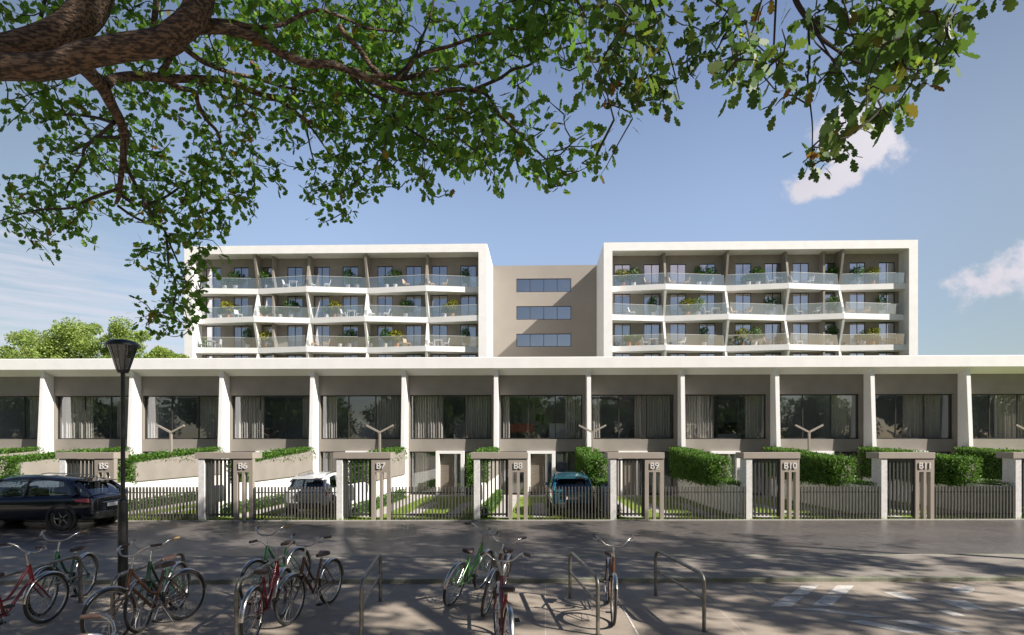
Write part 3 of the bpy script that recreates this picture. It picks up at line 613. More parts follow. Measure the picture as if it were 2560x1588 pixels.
#==CARS==
# ---------------------------------------------------------------- cars
def make_car(label, paint, loc, rz, S=(1, 1, 1), suv=True):
    c = thing('parked_car', label, 'car', loc, rz)
    st_ = [(-2.24, .66, .46, .86), (-2.20, .80, .38, .98), (-2.05, .89, .30, 1.04), (-1.6, .925, .26, 1.05), (-.8, .93, .25, 1.03), (0, .93, .25, 1.01), (.9, .93, .25, .99), (1.35, .92, .26, .96), (1.9, .87, .30, .88), (2.15, .78, .36, .76), (2.24, .62, .44, .66)]
    b = MB(); 
    for x, hw, zb, zt in st_:
        h = zt-zb
        sec = [(0, zb), (hw*.8, zb), (hw*.96, zb+.08), (hw, zb+h*.35), (hw*1.005, zb+h*.62), (hw*.975, zb+h*.86), (hw*.90, zt), (hw*.5, zt+.02), (0, zt+.025)]
        ring = [(x, -y, z) for y, z in sec]+[(x, y, z) for y, z in sec[-2:0:-1]]
        b.v += ring
    n = 16
    for i in range(len(st_)-1):
        for k in range(n): b.f.append((i*n+k, i*n+(k+1) % n, (i+1)*n+(k+1) % n, (i+1)*n+k))
    b.f.append(tuple(range(n))[::-1]); b.f.append(tuple((len(st_)-1)*n+k for k in range(n)))
    b.v = [(x*S[0], y*S[1], z*S[2]) for x, y, z in b.v]; body = b.build('body', paint, c, smooth=True, sub=2)
    def sc(m): m.v = [(x*S[0], y*S[1], z*S[2]) for x, y, z in m.v]; return m
    gs = [(-2.12, .99, .80, .78), (-1.98, 1.17, .79, .72), (-1.80, 1.37, .77, .66), (-1.45, 1.49, .76, .64), (-.6, 1.585, .76, .64), (.1, 1.59, .76, .64), (.45, 1.54, .77, .64), (.75, 1.38, .79, .67), (1.08, 1.14, .81, .73), (1.3, .98, .82, .80)]
    g = MB()
    for x, zr, hb, ht in gs:
        zb = .97; sec = [(hb, zb), (hb*.6+ht*.4, zb+(zr-zb)*.45), (ht, zr-(zr-zb)*.12), (ht*.82, zr), (0, zr+.02)]
        g.v += [(x, -y, z) for y, z in sec]+[(x, y, z) for y, z in sec[-2::-1]]
    n = 9
    for i in range(len(gs)-1):
        for k in range(n-1): g.f.append((i*n+k, i*n+k+1, (i+1)*n+k+1, (i+1)*n+k))
    sc(g).build('windows', 'cglass', c, smooth=True)
    r = MB(); rs = [q for q in gs if -1.83 < q[0] < .5]
    for x, zr, hb, ht in rs:
        sec = [(ht+.012, zr-(zr-.97)*.13), (ht*.86, zr+.012), (0, zr+.035)]; r.v += [(x, -y, z) for y, z in sec]+[(x, y, z) for y, z in sec[-2::-1]]
    n = 5
    for i in range(len(rs)-1):
        for k in range(n-1): r.f.append((i*n+k, i*n+k+1, (i+1)*n+k+1, (i+1)*n+k))
    sc(r).build('roof', paint, c, smooth=True)
    for s in (-1, 1):
        for pp, rr_ in (([(-1.72, s*.665, 1.40), (-2.0, s*.745, 1.17), (-2.16, s*.80, .98)], [.05, .06, .07]), ([(.42, s*.645, 1.52), (.85, s*.72, 1.27), (1.32, s*.82, .97)], [.03, .035, .045]),
                        ([(-.35, s*.65, 1.55), (-.3, s*.80, 1.0)], [.03, .04]), ([(-1.30, s*.655, 1.49), (-1.6, s*.74, 1.28), (-1.75, s*.80, 1.02)], [.04, .07, .10])):
            sc(MB().tube(pp, rr_, 6)).build('pillar', paint if suv else 'trim', c, smooth=True)
        t = MB(); t.hexa([(-2.05, s*.46, .82), (-2.235, s*.46, .82), (-2.13, s*.865, .82), (-1.80, s*.925, .86), (-2.05, s*.46, .93), (-2.215, s*.46, .93), (-2.10, s*.85, .96), (-1.78, s*.915, .93)]); sc(t).build('tail_light', 'tail', c, bevel=.01)
        t = MB(); t.hexa([(1.9, s*.5, .62), (2.24, s*.5, .62), (2.06, s*.84, .64), (1.85, s*.86, .66), (1.9, s*.5, .74), (2.2, s*.5, .74), (2.0, s*.83, .8), (1.75, s*.85, .82)]); sc(t).build('headlight', 'aglass', c, bevel=.01)
        mr = MB(); mr.box(.78, .93, s*.98-.08, s*.98+.08, 1.0, 1.13); mr.box(.82, .88, min(s*.8, s*.93), max(s*.8, s*.93), 1.0, 1.04); sc(mr).build('mirror', paint, c, bevel=.02)
        rr = MB(); rr.tube([(-1.4, s*.58, 1.54), (-1.15, s*.58, 1.60), (.1, s*.58, 1.65), (.3, s*.58, 1.61)], .014, 6); sc(rr).build('roof_rail', 'chrome', c)
        for x in (-1.42, 1.38):
            a = MB(); a.lathe([(.40, s*.80), (.43, s*.938), (.36, s*.945), (.36, s*.80)], (x, 0, .36), 28, 'y'); sc(a).build('wheel_arch', 'trim', c, smooth=True)
            w = bpy.data.objects.new('wheel', None); COL.objects.link(w); w.parent = c; w.location = (x*S[0], s*.80*S[1], .345*S[2])
            ty = MB(); ty.lathe([(.23, -.11), (.32, -.115), (.345, -.08), (.345, .08), (.32, .115), (.23, .11)], n=32, ax='y'); ty.build('tyre', 'rubber', w, smooth=True)
            rm = MB(); rm.lathe([(.235, -.10), (.20, .02*s), (.05, .04*s), (.0, .04*s)], n=24, ax='y')
            for q in range(5):
                a_ = rad(72*q); dx, dz = math.cos(a_), math.sin(a_); rm.tube([(dx*.05, s*.07, dz*.05), (dx*.225, s*.095, dz*.225)], [.03, .022], 6)
            rm.torus((0, s*.09, 0), .225, .014, n=28, m=6); rm.build('rim', 'steel', w, smooth=True)
            if S[0] != 1: w.scale = (S[2], 1, S[2])
    bp = MB(); bp.hexa([(-2.262, -.62, .30), (-1.95, -.88, .28), (-1.95, .88, .28), (-2.262, .62, .30), (-2.262, -.62, .55), (-1.95, -.905, .50), (-1.95, .905, .50), (-2.262, .62, .55)]); sc(bp).build('bumper', 'trim', c, bevel=.05)
    bp = MB(); bp.box(2.0, 2.26, -.70, .70, .32, .46); sc(bp).build('bumper', 'trim', c, bevel=.04)
    sp = MB(); sp.hexa([(-1.99, -.60, 1.425), (-1.55, -.62, 1.48), (-1.55, .62, 1.48), (-1.99, .60, 1.425), (-1.99, -.60, 1.45), (-1.55, -.62, 1.515), (-1.55, .62, 1.515), (-1.99, .60, 1.45)]); sc(sp).build('spoiler', paint, c, bevel=.01)
    pt = MB(); pt.box(-2.285, -2.262, -.26, .26, .66, .77); sc(pt).build('number_plate', 'plate', c)
    tr = MB(); tr.tube([(-2.272, -.48, .80), (-2.272, .48, .80)], .012, 6); sc(tr).build('chrome_strip', 'chrome', c)
    st2 = MB(); 
    for s in (-1, 1): st2.box(-.55, -.4, s*.38-.2, s*.38+.2, .6, 1.22); st2.box(.35, .5, s*.38-.22, s*.38+.22, .6, 1.25)
    sc(st2).build('seats', 'trim', c, bevel=.05)
    return c
cs = (.86, .84, .91)
make_car('white hatchback parked behind the fence between gates B6 and B7', 'carw', (-7.62, 19.15+2.24*.86, .01), rad(90)+.02, cs)
make_car('teal blue car parked behind the fence between gates B8 and B9', 'carb', (1.62, 19.2+2.24*.86, .01), rad(90)-.01, cs)
cc = make_car('dark navy estate car driving left on the road in front of gate B5', 'cark', (-12.62-2.3, 17.05, 0), rad(180)+.01, (1.03, .95, .97)); cc.name = 'passing_car'

# unseen pole added outside the right edge: its thin shadow runs across the road
fp = thing('unseen_pole', 'tall thin unseen pole right of the picture whose shadow crosses the road', 'unseen_pole', (2.72+.8/.74*9.5, 15.5-.38/.74*9.5, 0))
MB().tube([(0, 0, 0), (0, 0, 4), (0, 0, 9.4)], [.11, .10, .075], 12).build('pole', 'potw', fp, smooth=True); MB().lathe([(0, 9.38), (.09, 9.42), (.09, 9.47), (0, 9.52)], n=12).build('finial', 'steel', fp)
# ---------------------------------------------------------------- street lamp
def lamp():
    l = thing('street_lamp', 'tall black street lamp with conical lantern on the pavement', 'street lamp', (-6.68, 9.28, 0))
    MB().lathe([(.072, 0), (.072, 1.52), (.065, 1.55), (.04, 1.57)], n=20).build('base_sleeve', 'black', l, smooth=True)
    MB().tube([(0, 0, 1.5), (0, 0, 3.70)], .033, 14).build('pole', 'black', l, smooth=True)
    h = MB(); h.lathe([(.0, 4.21), (.10, 4.205), (.20, 4.175), (.25, 4.12), (.25, 4.10), (.215, 4.105), (.0, 4.12)], n=28); h.build('cap', 'black', l, smooth=True)
    b = MB(); b.lathe([(.04, 3.655), (.075, 3.66), (.09, 3.70), (.08, 3.71), (.04, 3.70)], n=20); b.build('collar', 'black', l, smooth=True)
    lg = glass('smoked_lantern_glass', (.8, .85, .9), (.22, .22, .22), boost=1.5, base=.05)
    g = MB(); g.lathe([(.085, 3.70), (.212, 4.10)], n=24); g.build('lantern_glass', lg, l, smooth=True)
    f = MB()
    for k in range(6):
        a = rad(60*k+15); f.tube([(.086*math.cos(a), .086*math.sin(a), 3.69), (.216*math.cos(a), .216*math.sin(a), 4.12)], .008, 5)
    f.build('lantern_frame', 'black', l)
    MB().lathe([(.03, 3.72), (.05, 3.78), (.05, 4.0), (.03, 4.05), (0, 4.05)], n=16).build('lamp_globe', mat('frosted_diffuser', (.5, .55, .6), .3), l, smooth=True)
lamp()

#==BIKES==
# ---------------------------------------------------------------- bicycles
def wheel_parts(parent, x, name, rng_):
    w = bpy.data.objects.new(name, None); COL.objects.link(w); w.parent = parent; w.location = (x, 0, .345)
    MB().torus((0, 0, 0), .325, .020, n=56, m=8).build('tyre', 'rubber', w, smooth=True)
    MB().torus((0, 0, 0), .300, .010, n=56, m=6).build('rim', 'chrome', w, smooth=True)
    MB().lathe([(.0, -.05), (.018, -.05), (.018, .05), (.0, .05)], n=12, ax='y').build('hub', 'chrome', w, smooth=True)
    s = MB()
    for k in range(32):
        a = rad(360*k/32); b_ = a+rad(28 if (k//2) % 2 else -28); sd = .028 if k % 2 else -.028
        s.tube([(.016*math.cos(b_), sd, .016*math.sin(b_)), (.297*math.cos(a), 0, .297*math.sin(a))], .0014, 3, caps=False)
    s.build('spokes', 'chrome', w)
    return w
def proto_bike(paint):
    b = thing('bicycle', 'x', 'bicycle', group='bicycles parked at the stands')
    WB = 1.06; hx = WB-.10; r = random.Random(2)
    wheel_parts(b, 0, 'rear_wheel', r); wheel_parts(b, WB, 'front_wheel', r)
    HT, HB = Vector((WB-.30, 0, .87)), Vector((WB-.235, 0, .64)); BB = Vector((.46, 0, .29)); ST = Vector((.30, 0, .76)); RX = Vector((0, 0, .345)); FX = Vector((WB, 0, .345))
    f = MB(); f.tube([HT, HB], .025, 12)
    f.tube([BB, ST], .0195, 10)
    def curve(a, c1, c2, d, n=14): return [a*(1-t)**3+c1*3*t*(1-t)**2+c2*3*t*t*(1-t)+d*t**3 for t in [i/n for i in range(n+1)]]
    f.tube(curve(HB+Vector((-.01, 0, .02)), Vector((.62, 0, .50)), Vector((.55, 0, .34)), BB), .0205, 10)
    sj = BB+(ST-BB)*.42
    f.tube(curve(HT+Vector((0, 0, -.03)), Vector((.60, 0, .62)), Vector((.52, 0, .44)), sj), .0175, 10)
    for s in (-1, 1):
        f.tube([BB+Vector((0, s*.03, 0)), Vector((.28, s*.045, .31)), RX+Vector((0, s*.058, 0))], .0095, 8)
        f.tube([BB+(ST-BB)*.82+Vector((0, s*.016, 0)), Vector((.22, s*.045, .60)), RX+Vector((0, s*.058, 0))], .0085, 8)
    f.tube([BB+Vector((0, -.035, 0)), BB+Vector((0, .035, 0))], .022, 12); f.build('frame', paint, b, smooth=True)
    k = MB()
    d = (HT-HB).normalized(); cr = HB-d*.035
    k.tube([HB, cr], .017, 10); k.tube([cr+Vector((0, -.05, 0)), cr+Vector((0, .05, 0))], .014, 8)
    for s in (-1, 1): k.tube([cr+Vector((0, s*.05, 0)), Vector((WB-.13, s*.052, .50)), Vector((WB-.05, s*.052, .40)), FX+Vector((0, s*.052, 0))], [.013, .012, .010, .008], 8)
    k.build('fork', paint, b, smooth=True)
    k = MB(); q = HT+d*.15
    k.tube([HT, q], .012, 10); k.tube([HT+d*.001, HT+d*.03], .024, 12); k.tube([q, q+Vector((.05, 0, .02))], .014, 8); k.build('stem', 'chrome', b, smooth=True); MB().tube([HB-d*.001, HB-d*.02], .024, 12).build('headset', 'chrome', b, smooth=True)
    c0 = q+Vector((.05, 0, .02)); hb = MB(); pts = []
    half = [(0, 0, 0), (.015, .07, .0), (.02, .13, .02), (.0, .185, .07), (-.03, .22, .10), (-.07, .245, .115), (-.20, .285, .115)]
    for p in half[::-1]: pts.append(c0+Vector((p[0], -p[1], p[2])))
    for p in half[1:]: pts.append(c0+Vector(p))
    hb.tube(pts, .0115, 10); h = hb.build('handlebar', 'chrome', b, smooth=True)
    for s in (-1, 1):
        g = MB(); a_ = c0+Vector((-.08, s*.248, .115)); z_ = c0+Vector((-.21, s*.289, .115)); g.tube([a_, a_*.5+z_*.5, z_], [.017, .0185, .017], 10); g.build('grip', 'leather', h, smooth=True)
        l = MB(); l.tube([c0+Vector((-.02, s*.225, .10)), c0+Vector((-.02, s*.25, .065)), c0+Vector((-.14, s*.29, .07))], .005, 6); l.build('brake_lever', 'chrome', h)
    sp = MB(); sd = (ST-BB).normalized(); tp = ST+sd*.035; sp.tube([ST, tp], .0125, 10); sp.tube([ST-sd*.002, ST+sd*.02], .02, 10); sp.build('seat_post', 'chrome', b, smooth=True)
    sa = MB(); o = tp+Vector((0, 0, .035))
    outline = [(-.13, .0), (-.125, .06), (-.09, .088), (-.03, .075), (.03, .04), (.09, .024), (.135, .018), (.145, 0)]
    ring = outline+[(x, -y) for x, y in outline[-2:0:-1]]; n = len(ring)
    for zz, s_ in ((-.028, .97), (.0, 1.0), (.018, .9), (.024, .6)):
        for x, y in ring: sa.v.append((o.x+x*s_, y*s_, o.z+zz+(.012 if x < -.08 else 0)))
    for i in range(3):
        for q_ in range(n): sa.f.append((i*n+q_, i*n+(q_+1) % n, (i+1)*n+(q_+1) % n, (i+1)*n+q_))
    sa.f.append(tuple(3*n+i for i in range(n))); sa.f.append(tuple(range(n))[::-1])
    sa.tube([(o.x-.09, .03, o.z-.035), (o.x+.08, .01, o.z-.03)], .004, 5); sa.tube([(o.x-.09, -.03, o.z-.035), (o.x+.08, -.01, o.z-.03)], .004, 5)
    sa.build('saddle', 'leather', b, smooth=True)
    def fender(cx, a0, a1):
        m = MB(); n_ = 26; R = .362
        for i in range(n_+1):
            t = rad(a0+(a1-a0)*i/n_)
            for w_, dr in ((-.031, -.012), (-.022, 0), (0, .006), (.022, 0), (.031, -.012)): m.v.append((cx+(R+dr)*math.cos(t), w_, .345+(R+dr)*math.sin(t)))
        for i in range(n_):
            for q_ in range(4): m.f.append((i*5+q_, i*5+q_+1, (i+1)*5+q_+1, (i+1)*5+q_))
        t = rad(a1 if a1 > 150 else a0)
        for s in (-1, 1): m.tube([(cx, s*.05, .345), (cx+R*math.cos(t), s*.03, .345+R*math.sin(t))], .003, 4)
        m.build('mudguard', 'chrome', b, smooth=True)
    fender(0, 20, 178); fender(WB, 38, 178)
    c = MB(); c.torus((BB.x, .055, BB.z), .088, .004, n=32, m=6)
    for a in (0, 72, 144, 216, 288): c.tube([(BB.x, .055, BB.z), (BB.x+.086*math.cos(rad(a)), .055, BB.z+.086*math.sin(rad(a)))], .004, 5)
    t = rad(-60); A = Vector((BB.x+.165*math.cos(t), 0, BB.z+.165*math.sin(t))); Bq = Vector((BB.x-.165*math.cos(t), 0, BB.z-.165*math.sin(t)))
    c.tube([(BB.x, .07, BB.z), (A.x, .085, A.z)], .009, 6); c.tube([(BB.x, -.07, BB.z), (Bq.x, -.085, Bq.z)], .009, 6); c.tube([(BB.x, -.075, BB.z), (BB.x, .075, BB.z)], .012, 8); c.build('crankset', 'chrome', b, smooth=True)
    for P_, s in ((A, 1), (Bq, -1)): m = MB(); m.box(P_.x-.045, P_.x+.045, min(s*.10, s*.18), max(s*.10, s*.18), P_.z-.013, P_.z+.013); m.build('pedal', 'rubber', b, bevel=.004)
    ch = MB()
    for s in (1, -1): ch.tube([(BB.x, .055, BB.z+s*.086), (0, .05, .345+s*.032)], .0045, 4)
    ch.torus((0, .05, .345), .032, .005, n=16, m=5); ch.build('chain', 'rubber', b)
    ks = MB(); ks.tube([(.40, .06, .30), (.30, .16, .02)], .007, 6); ks.build('kickstand', 'chrome', b)
    return b
BP = {k: proto_bike(k) for k in ('red', 'green', 'brown', 'lime')}
used = set()
def bike(col, rear, front, label, lean=0, grip=None):
    p = BP[col]; t = p if col not in used else copy_tree(p); used.add(col)
    rx, ry = rear; fx, fy = front; a = math.atan2(fy-ry, fx-rx); mx, my = (rx+fx)/2, (ry+fy)/2
    t.rotation_euler = (rad(lean), 0, a); t.rotation_mode = 'XYZ'
    t.location = (mx-.53*math.cos(a), my-.53*math.sin(a), -.002)
    t['label'] = label
    if grip:
        for ch in t.children:
            if ch.name.startswith('handlebar'):
                for g in ch.children:
                    if g.name.startswith('grip'): g.data = g.data.copy(); g.data.materials[0] = M[grip]
    return t
bike('red', (-6.72, 6.72), (-6.66, 7.76), 'red bicycle cut off by the left edge, in front of the leftmost stand', 3)
bike('green', (-7.2, 9.12), (-6.99, 8.10), 'dark green bicycle at the leftmost stand, behind the red one', -2, 'grip')
bike('brown', (-4.83, 7.92), (-5.13, 6.93), 'brown bicycle seen side on in front of the street lamp', 3)
bike('green', (-5.22, 8.42), (-5.08, 7.38), 'dark green bicycle behind the brown one by the street lamp', 2, 'grip')
bike('brown', (-3.74, 3.74), (-2.81, 4.25), 'bicycle at the bottom edge, only its handlebar in view', 0)
bike('green', (-3.92, 9.66), (-4.16, 8.63), 'dark green bicycle farthest back at the stand left of centre', 2)
bike('red', (-3.42, 6.98), (-3.50, 8.04), 'red bicycle with its rear wheel nearest, left of centre', 2)
bike('brown', (-3.05, 8.72), (-3.24, 7.68), 'brown bicycle right of the red one, left of centre', -2)
bike('lime', (-1.16, 8.60), (-.80, 9.60), 'bright green bicycle leaning right, middle of the photo', 13)
bike('brown', (-.42, 9.12), (-.60, 8.08), 'brown bicycle between the green and red ones in the middle', -12)
bike('red', (-.22, 6.12), (-.38, 7.18), 'dark red bicycle nearest the camera in the middle group', 3)
bike('brown', (1.27, 8.72), (1.19, 7.68), 'lone brown bicycle facing the camera between two empty stands', -2)
for k, p in BP.items():
    assert k in used

# ---------------------------------------------------------------- bicycle stands
def proto_stand():
    s = thing('bicycle_stand', 'x', 'bicycle stand', group='steel bicycle stands in a row')
    L = 1.78; R = .14; H = .745; pts = [(0, 0, 0), (0, 0, H-R)]
    for i in range(1, 7): a = rad(90*i/6); pts.append((0, R-R*math.cos(a), H-R+R*math.sin(a)))
    for i in range(0, 7): a = rad(90*i/6); pts.append((0, L-R+R*math.sin(a), H-R+R*math.cos(a)))
    pts.append((0, L, 0)); MB().tube(pts, .0265, 14).build('hoop', 'steel', s, smooth=True)
    MB().tube([(0, .0, .42), (0, L, .42)], .019, 12).build('crossbar', 'steel', s, smooth=True)
    for y in (0, L): MB().lathe([(.03, .0), (.055, .0), (.055, .006), (.03, .008)], (0, y, 0), 16).build('floor_flange', 'steel', s)
    return s
PS = proto_stand()
for i, (fr, re, lab) in enumerate((((-6.84, 7.0), (-6.98, 8.73), 'leftmost steel stand with red and green bicycles'), ((-5.35, 7.25), (-5.52, 9.0), 'steel stand behind the brown bicycle near the street lamp'),
        ((-3.62, 7.0), (-3.76, 8.66), 'steel stand with the green, red and brown bicycles left of centre'), ((-2.08, 7.08), (-2.30, 8.84), 'empty steel stand left of the middle bicycles'),
        ((-.30, 7.25), (-.50, 8.98), 'steel stand hidden behind the bicycles in the middle'), ((.93, 7.25), (.71, 9.01), 'empty steel stand just left of the lone brown bicycle'), ((2.36, 7.42), (2.13, 9.15), 'rightmost empty steel stand'))):
    t = PS if i == 0 else copy_tree(PS); t.location = (*fr, 0); t.rotation_euler = (0, 0, math.atan2(re[1]-fr[1], re[0]-fr[0])-rad(90)); t['label'] = lab

#==APT==
# ---------------------------------------------------------------- apartment blocks
def apt_frame(): return None
AW = 30.8; FR = .86; NODES = [.86, 6.16, 12.36, 18.29, 23.67, AW-.86]; ZT = [18.6, 15.58, 12.53, 9.48]; WY = 1.6; AZT = 22.72
ZA = 56.0
def apx(px, depth=WY):     # px on the plane at the given depth behind the front plane -> s of the right block
    Z = ZA+depth; X = (px-PX)/F*Z/(1+TH*(px-PX)/F); return (X-(7.75+depth*TH))/math.cos(RH)
WINS = [(apx(a), apx(b)) for a, b in ((1536, 1576), (1609.5, 1649), (1675, 1715), (1749, 1788), (1838, 1878), (1912, 1952), (1982, 2022), (2062, 2090), (2124, 2163), (2197, 2237))]
MIDS = apx(2059, .8)
def ydepth(row, i): return .06 if (i+row) % 2 else .86
FLN = ['top', 'second', 'third', 'fourth']
ORD = ['first', 'second', 'third', 'fourth', 'fifth']
def build_apt(left):
    X0 = -3.9 if left else 7.75
    t = thing('apartment_block', ('left' if left else 'right')+' white apartment block with zigzag glass balconies', 'apartment block', (X0, ZA-TH*X0, 0), RH)
    mx = -1 if left else 1
    def fin(mb, name, m, parent=t, **k):
        if left: mb.v = [(-x, y, z) for x, y, z in mb.v]; mb.f = [q[::-1] for q in mb.f]
        return mb.build(name, m, parent, **k)
    b = MB(); b.box(0, FR, 0, 7.2, 0, AZT); b.box(AW-FR, AW, 0, 14, 0, AZT); b.box(FR, AW-FR, .0, 14, AZT-.82, AZT); b.box(0, FR, 7.2, 14, 0, AZT); fin(b, 'frame', 'white')
    w = MB(); holes = [(a, c, z, z+2.45) for a, c in WINS for z in ZT+[6.4]]
    wall_holes(w, FR, AW-FR, 3, AZT-.82, WY, holes, .12); fin(w, 'wall', 'taupe')
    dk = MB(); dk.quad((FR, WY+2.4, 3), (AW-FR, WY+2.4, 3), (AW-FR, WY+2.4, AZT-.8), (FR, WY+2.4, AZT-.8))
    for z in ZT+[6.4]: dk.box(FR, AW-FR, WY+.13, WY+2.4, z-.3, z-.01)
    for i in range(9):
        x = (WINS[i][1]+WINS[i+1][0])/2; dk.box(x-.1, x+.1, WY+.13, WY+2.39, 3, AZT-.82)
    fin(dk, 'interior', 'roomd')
    for row, z in enumerate(ZT):
        nd = [(s, ydepth(row, i)) for i, s in enumerate(NODES)]
        if not left or True: nd[-1] = (NODES[-1], .45 if row % 2 == 0 else .86)
        b = MB(); b.prism([(FR, WY-.002)]+[(s, y) for s, y in nd]+[(AW-FR, WY-.002)], 'z', z-.56, z); fin(b, 'balcony_slab', 'white')
        rl = MB(); tr = MB()
        for i in range(5):
            (s0, y0), (s1, y1) = nd[i], nd[i+1]; y0 -= .0; y1 -= .0
            rl.quad((s0+.12, y0+.03, z+.02), (s1-.12, y1+.03, z+.02), (s1-.12, y1-.05, z+1.04), (s0+.12, y0-.05, z+1.04))
            tr.tube([(s0+.12, y0-.05, z+1.045), (s1-.12, y1-.05, z+1.045)], .018, 5)
        g = fin(rl, 'balustrade', 'rail'); fin(tr, 'handrail', 'potw', parent=g)
        for i in range(1, 5):
            s = NODES[i]; yb = nd[i][1]+.03; zt = (ZT[row-1]-.56) if row else AZT-.82; yt = ydepth(row-1, i)+.03 if row else (.10 if i % 2 == (0 if True else 1) else .75)
            b = MB(); b.prism([(WY, z), (yb, z), (yt, zt), (WY, zt)], 'x', s-.11, s+.11); fin(b, 'divider', 'beige' if not row else 'whitew')
        b = MB(); b.prism([(WY, z), (.7, z), (.7, zt), (WY, zt)], 'x', MIDS-.1, MIDS+.1); fin(b, 'divider', 'beige')
        for i, (a, c) in enumerate(WINS):
            fr = MB(); y = WY+.06
            fr.box(a, c, y, y+.05, z+2.37, z+2.449); fr.box(a, c, y, y+.05, z+.001, z+.06); fr.box(a, a+.06, y, y+.05, z+.06, z+2.37); fr.box(c-.06, c, y, y+.05, z+.06, z+2.37)
            if c-a > 1.3: fr.box((a+c)/2-.035, (a+c)/2+.035, y-.003, y+.053, z+.06, z+2.37)
            o = fin(fr, 'window', 'frame')
            p = MB(); p.quad((a+.03, y+.025, z+.03), (c-.03, y+.025, z+.03), (c-.03, y+.025, z+2.40), (a+.03, y+.025, z+2.40)); fin(p, 'pane', 'aglass', parent=o)
            rr = random.Random(i*7+row*31+left); cu = MB(); f = rr.choice([.35, .5, .8, 1.0]); curtain(cu, a+.05, a+.05+(c-a-.1)*f, z+.03, z+2.4, y+.22, rr, .04, .2); fin(cu, 'curtain', 'sheer', parent=o, smooth=True)
    return t
build_apt(True); build_apt(False)
def link_block():
    t = thing('link_building', 'taupe stairwell building between the two apartment blocks', 'building', (-3.9, ZA-TH*-3.9, 0), RH)
    def s_of(px): Z = 63.; return ((px-PX)/F*Z/(1+TH*(px-PX)/F)-(-3.9+7*TH))/math.cos(RH)
    a, b = s_of(1291), s_of(1428); rows = [(19.75, 21.27), (16.65, 18.17), (13.6, 15.07)]
    w = MB(); wall_holes(w, .0, 11.66, 0, 22.75, 7.0, [(a, b, p, q) for p, q in rows], .15); w.quad((0, 7, 22.75), (11.66, 7, 22.75), (11.66, 13, 22.75), (0, 13, 22.75)); w.build('wall', 'taupe2', t)
    MB().quad((a-.3, 9, 10), (b+.3, 9, 10), (b+.3, 9, 22), (a-.3, 9, 22)).build('interior', 'room', t)
    for p, q in rows:
        f = MB(); y = 7.06; f.box(a, b, y, y+.06, p, p+.07); f.box(a, b, y, y+.06, q-.07, q); f.box(a, a+.07, y, y+.06, p+.07, q-.07); f.box(b-.07, b, y, y+.06, p+.07, q-.07)
        for m in (.25, .5, .745): x = a+(b-a)*m; f.box(x-.03, x+.03, y+.002, y+.058, p+.07, q-.07)
        o = f.build('window', 'frame', t); MB().quad((a+.03, y+.03, p+.03), (b-.03, y+.03, p+.03), (b-.03, y+.03, q-.03), (a+.03, y+.03, q-.03)).build('pane', 'aglass', o)
        MB().box(a+1.0, a+2.6, 7.9, 8.3, p, p+.9).build('shelf', 'sheer', o)
link_block()

# balcony plants and furniture
def proto_plant(kind):
    r = np.random.default_rng(abs(hash(kind)) % 1 + {'round': 1, 'cypress': 2, 'palm': 3, 'yellow': 4, 'white': 5, 'small': 6}[kind])
    t = thing('potted_plant', 'x', 'potted plant'); pot = 'terra' if kind in ('yellow', 'palm') else 'potw'
    H = {'round': 1.55, 'cypress': 1.9, 'palm': 1.3, 'yellow': 1.5, 'white': 1.55, 'small': 1.15}[kind]
    MB().lathe([(0, 0), (.16, 0), (.24, .38), (.25, .42), (.2, .42), (0, .36)], n=14).build('pot', pot, t, smooth=True)
    MB().tube([(0, 0, .3), (.02, 0, H*.8)], [.03, .015], 6).build('stem', 'twig', t)
    n = {'round': 420, 'cypress': 420, 'palm': 90, 'yellow': 380, 'white': 420, 'small': 160}[kind]
    if kind == 'cypress': c, e = (0, 0, 1.25), (.38, .38, .8)
    elif kind == 'small': c, e = (0, 0, .9), (.32, .32, .35)
    elif kind == 'palm': c, e = (0, 0, 1.0), (.35, .35, .3)
    else: c, e = (0, 0, H-.2), (.62, .5, .5)
    d = r.normal(size=(n, 3)); d /= np.linalg.norm(d, axis=1, keepdims=True); rr = .55+.5*r.random((n, 1)); bump = 1+.18*np.sin(d[:, :1]*7+d[:, 2:]*5)
    P = np.array(c)+d*rr*bump*np.array(e); D = d+r.normal(size=(n, 3))*.6
    if kind == 'palm': P = np.repeat(np.array([[0, 0, .75]]), n, 0)+r.normal(size=(n, 3))*.08; D = d*np.array([1, 1, .4]); D[:, 2] = np.abs(D[:, 2])+.5
    S = (.13+.08*r.random(n)) if kind != 'palm' else .45+.25*r.random(n)
    sh = LEAF4 if kind != 'palm' else LEAF4*np.array([1, .25, 1])
    leaf_mesh('foliage', P, D, S, sh, {'yellow': YEL, 'white': WFL}.get(kind, BOX), r, t)
    return t
PP = {k: proto_plant(k) for k in ('round', 'cypress', 'palm', 'yellow', 'white', 'small')}
LOOK = {'round': 'round dark green bush', 'cypress': 'upright dark green bush', 'palm': 'small palm in terracotta pot', 'yellow': 'yellow green bush in terracotta pot', 'white': 'white flowering bush', 'small': 'small pale green plant'}
def proto_chair(m, nm, lab):
    c = thing(nm, lab, 'chair'); 
    MB().box(-.26, .26, -.26, .26, .40, .45).build('seat', m, c, bevel=.02)
    b = MB(); b.hexa([(-.26, .22, .45), (.26, .22, .45), (.26, .27, .45), (-.26, .27, .45), (-.26, .34, .92), (.26, .34, .92), (.26, .39, .92), (-.26, .39, .92)]); b.build('backrest', m, c)
    for sx in (-1, 1):
        for sy in (-1, 1): MB().tube([(sx*.22, sy*.22, .4), (sx*.25, sy*.25, 0)], .02, 5).build('leg', m, c)
    return c
PC = {'w': proto_chair('fwhite', 'balcony_chair', 'x'), 'o': proto_chair('forange', 'wicker_chair', 'x')}
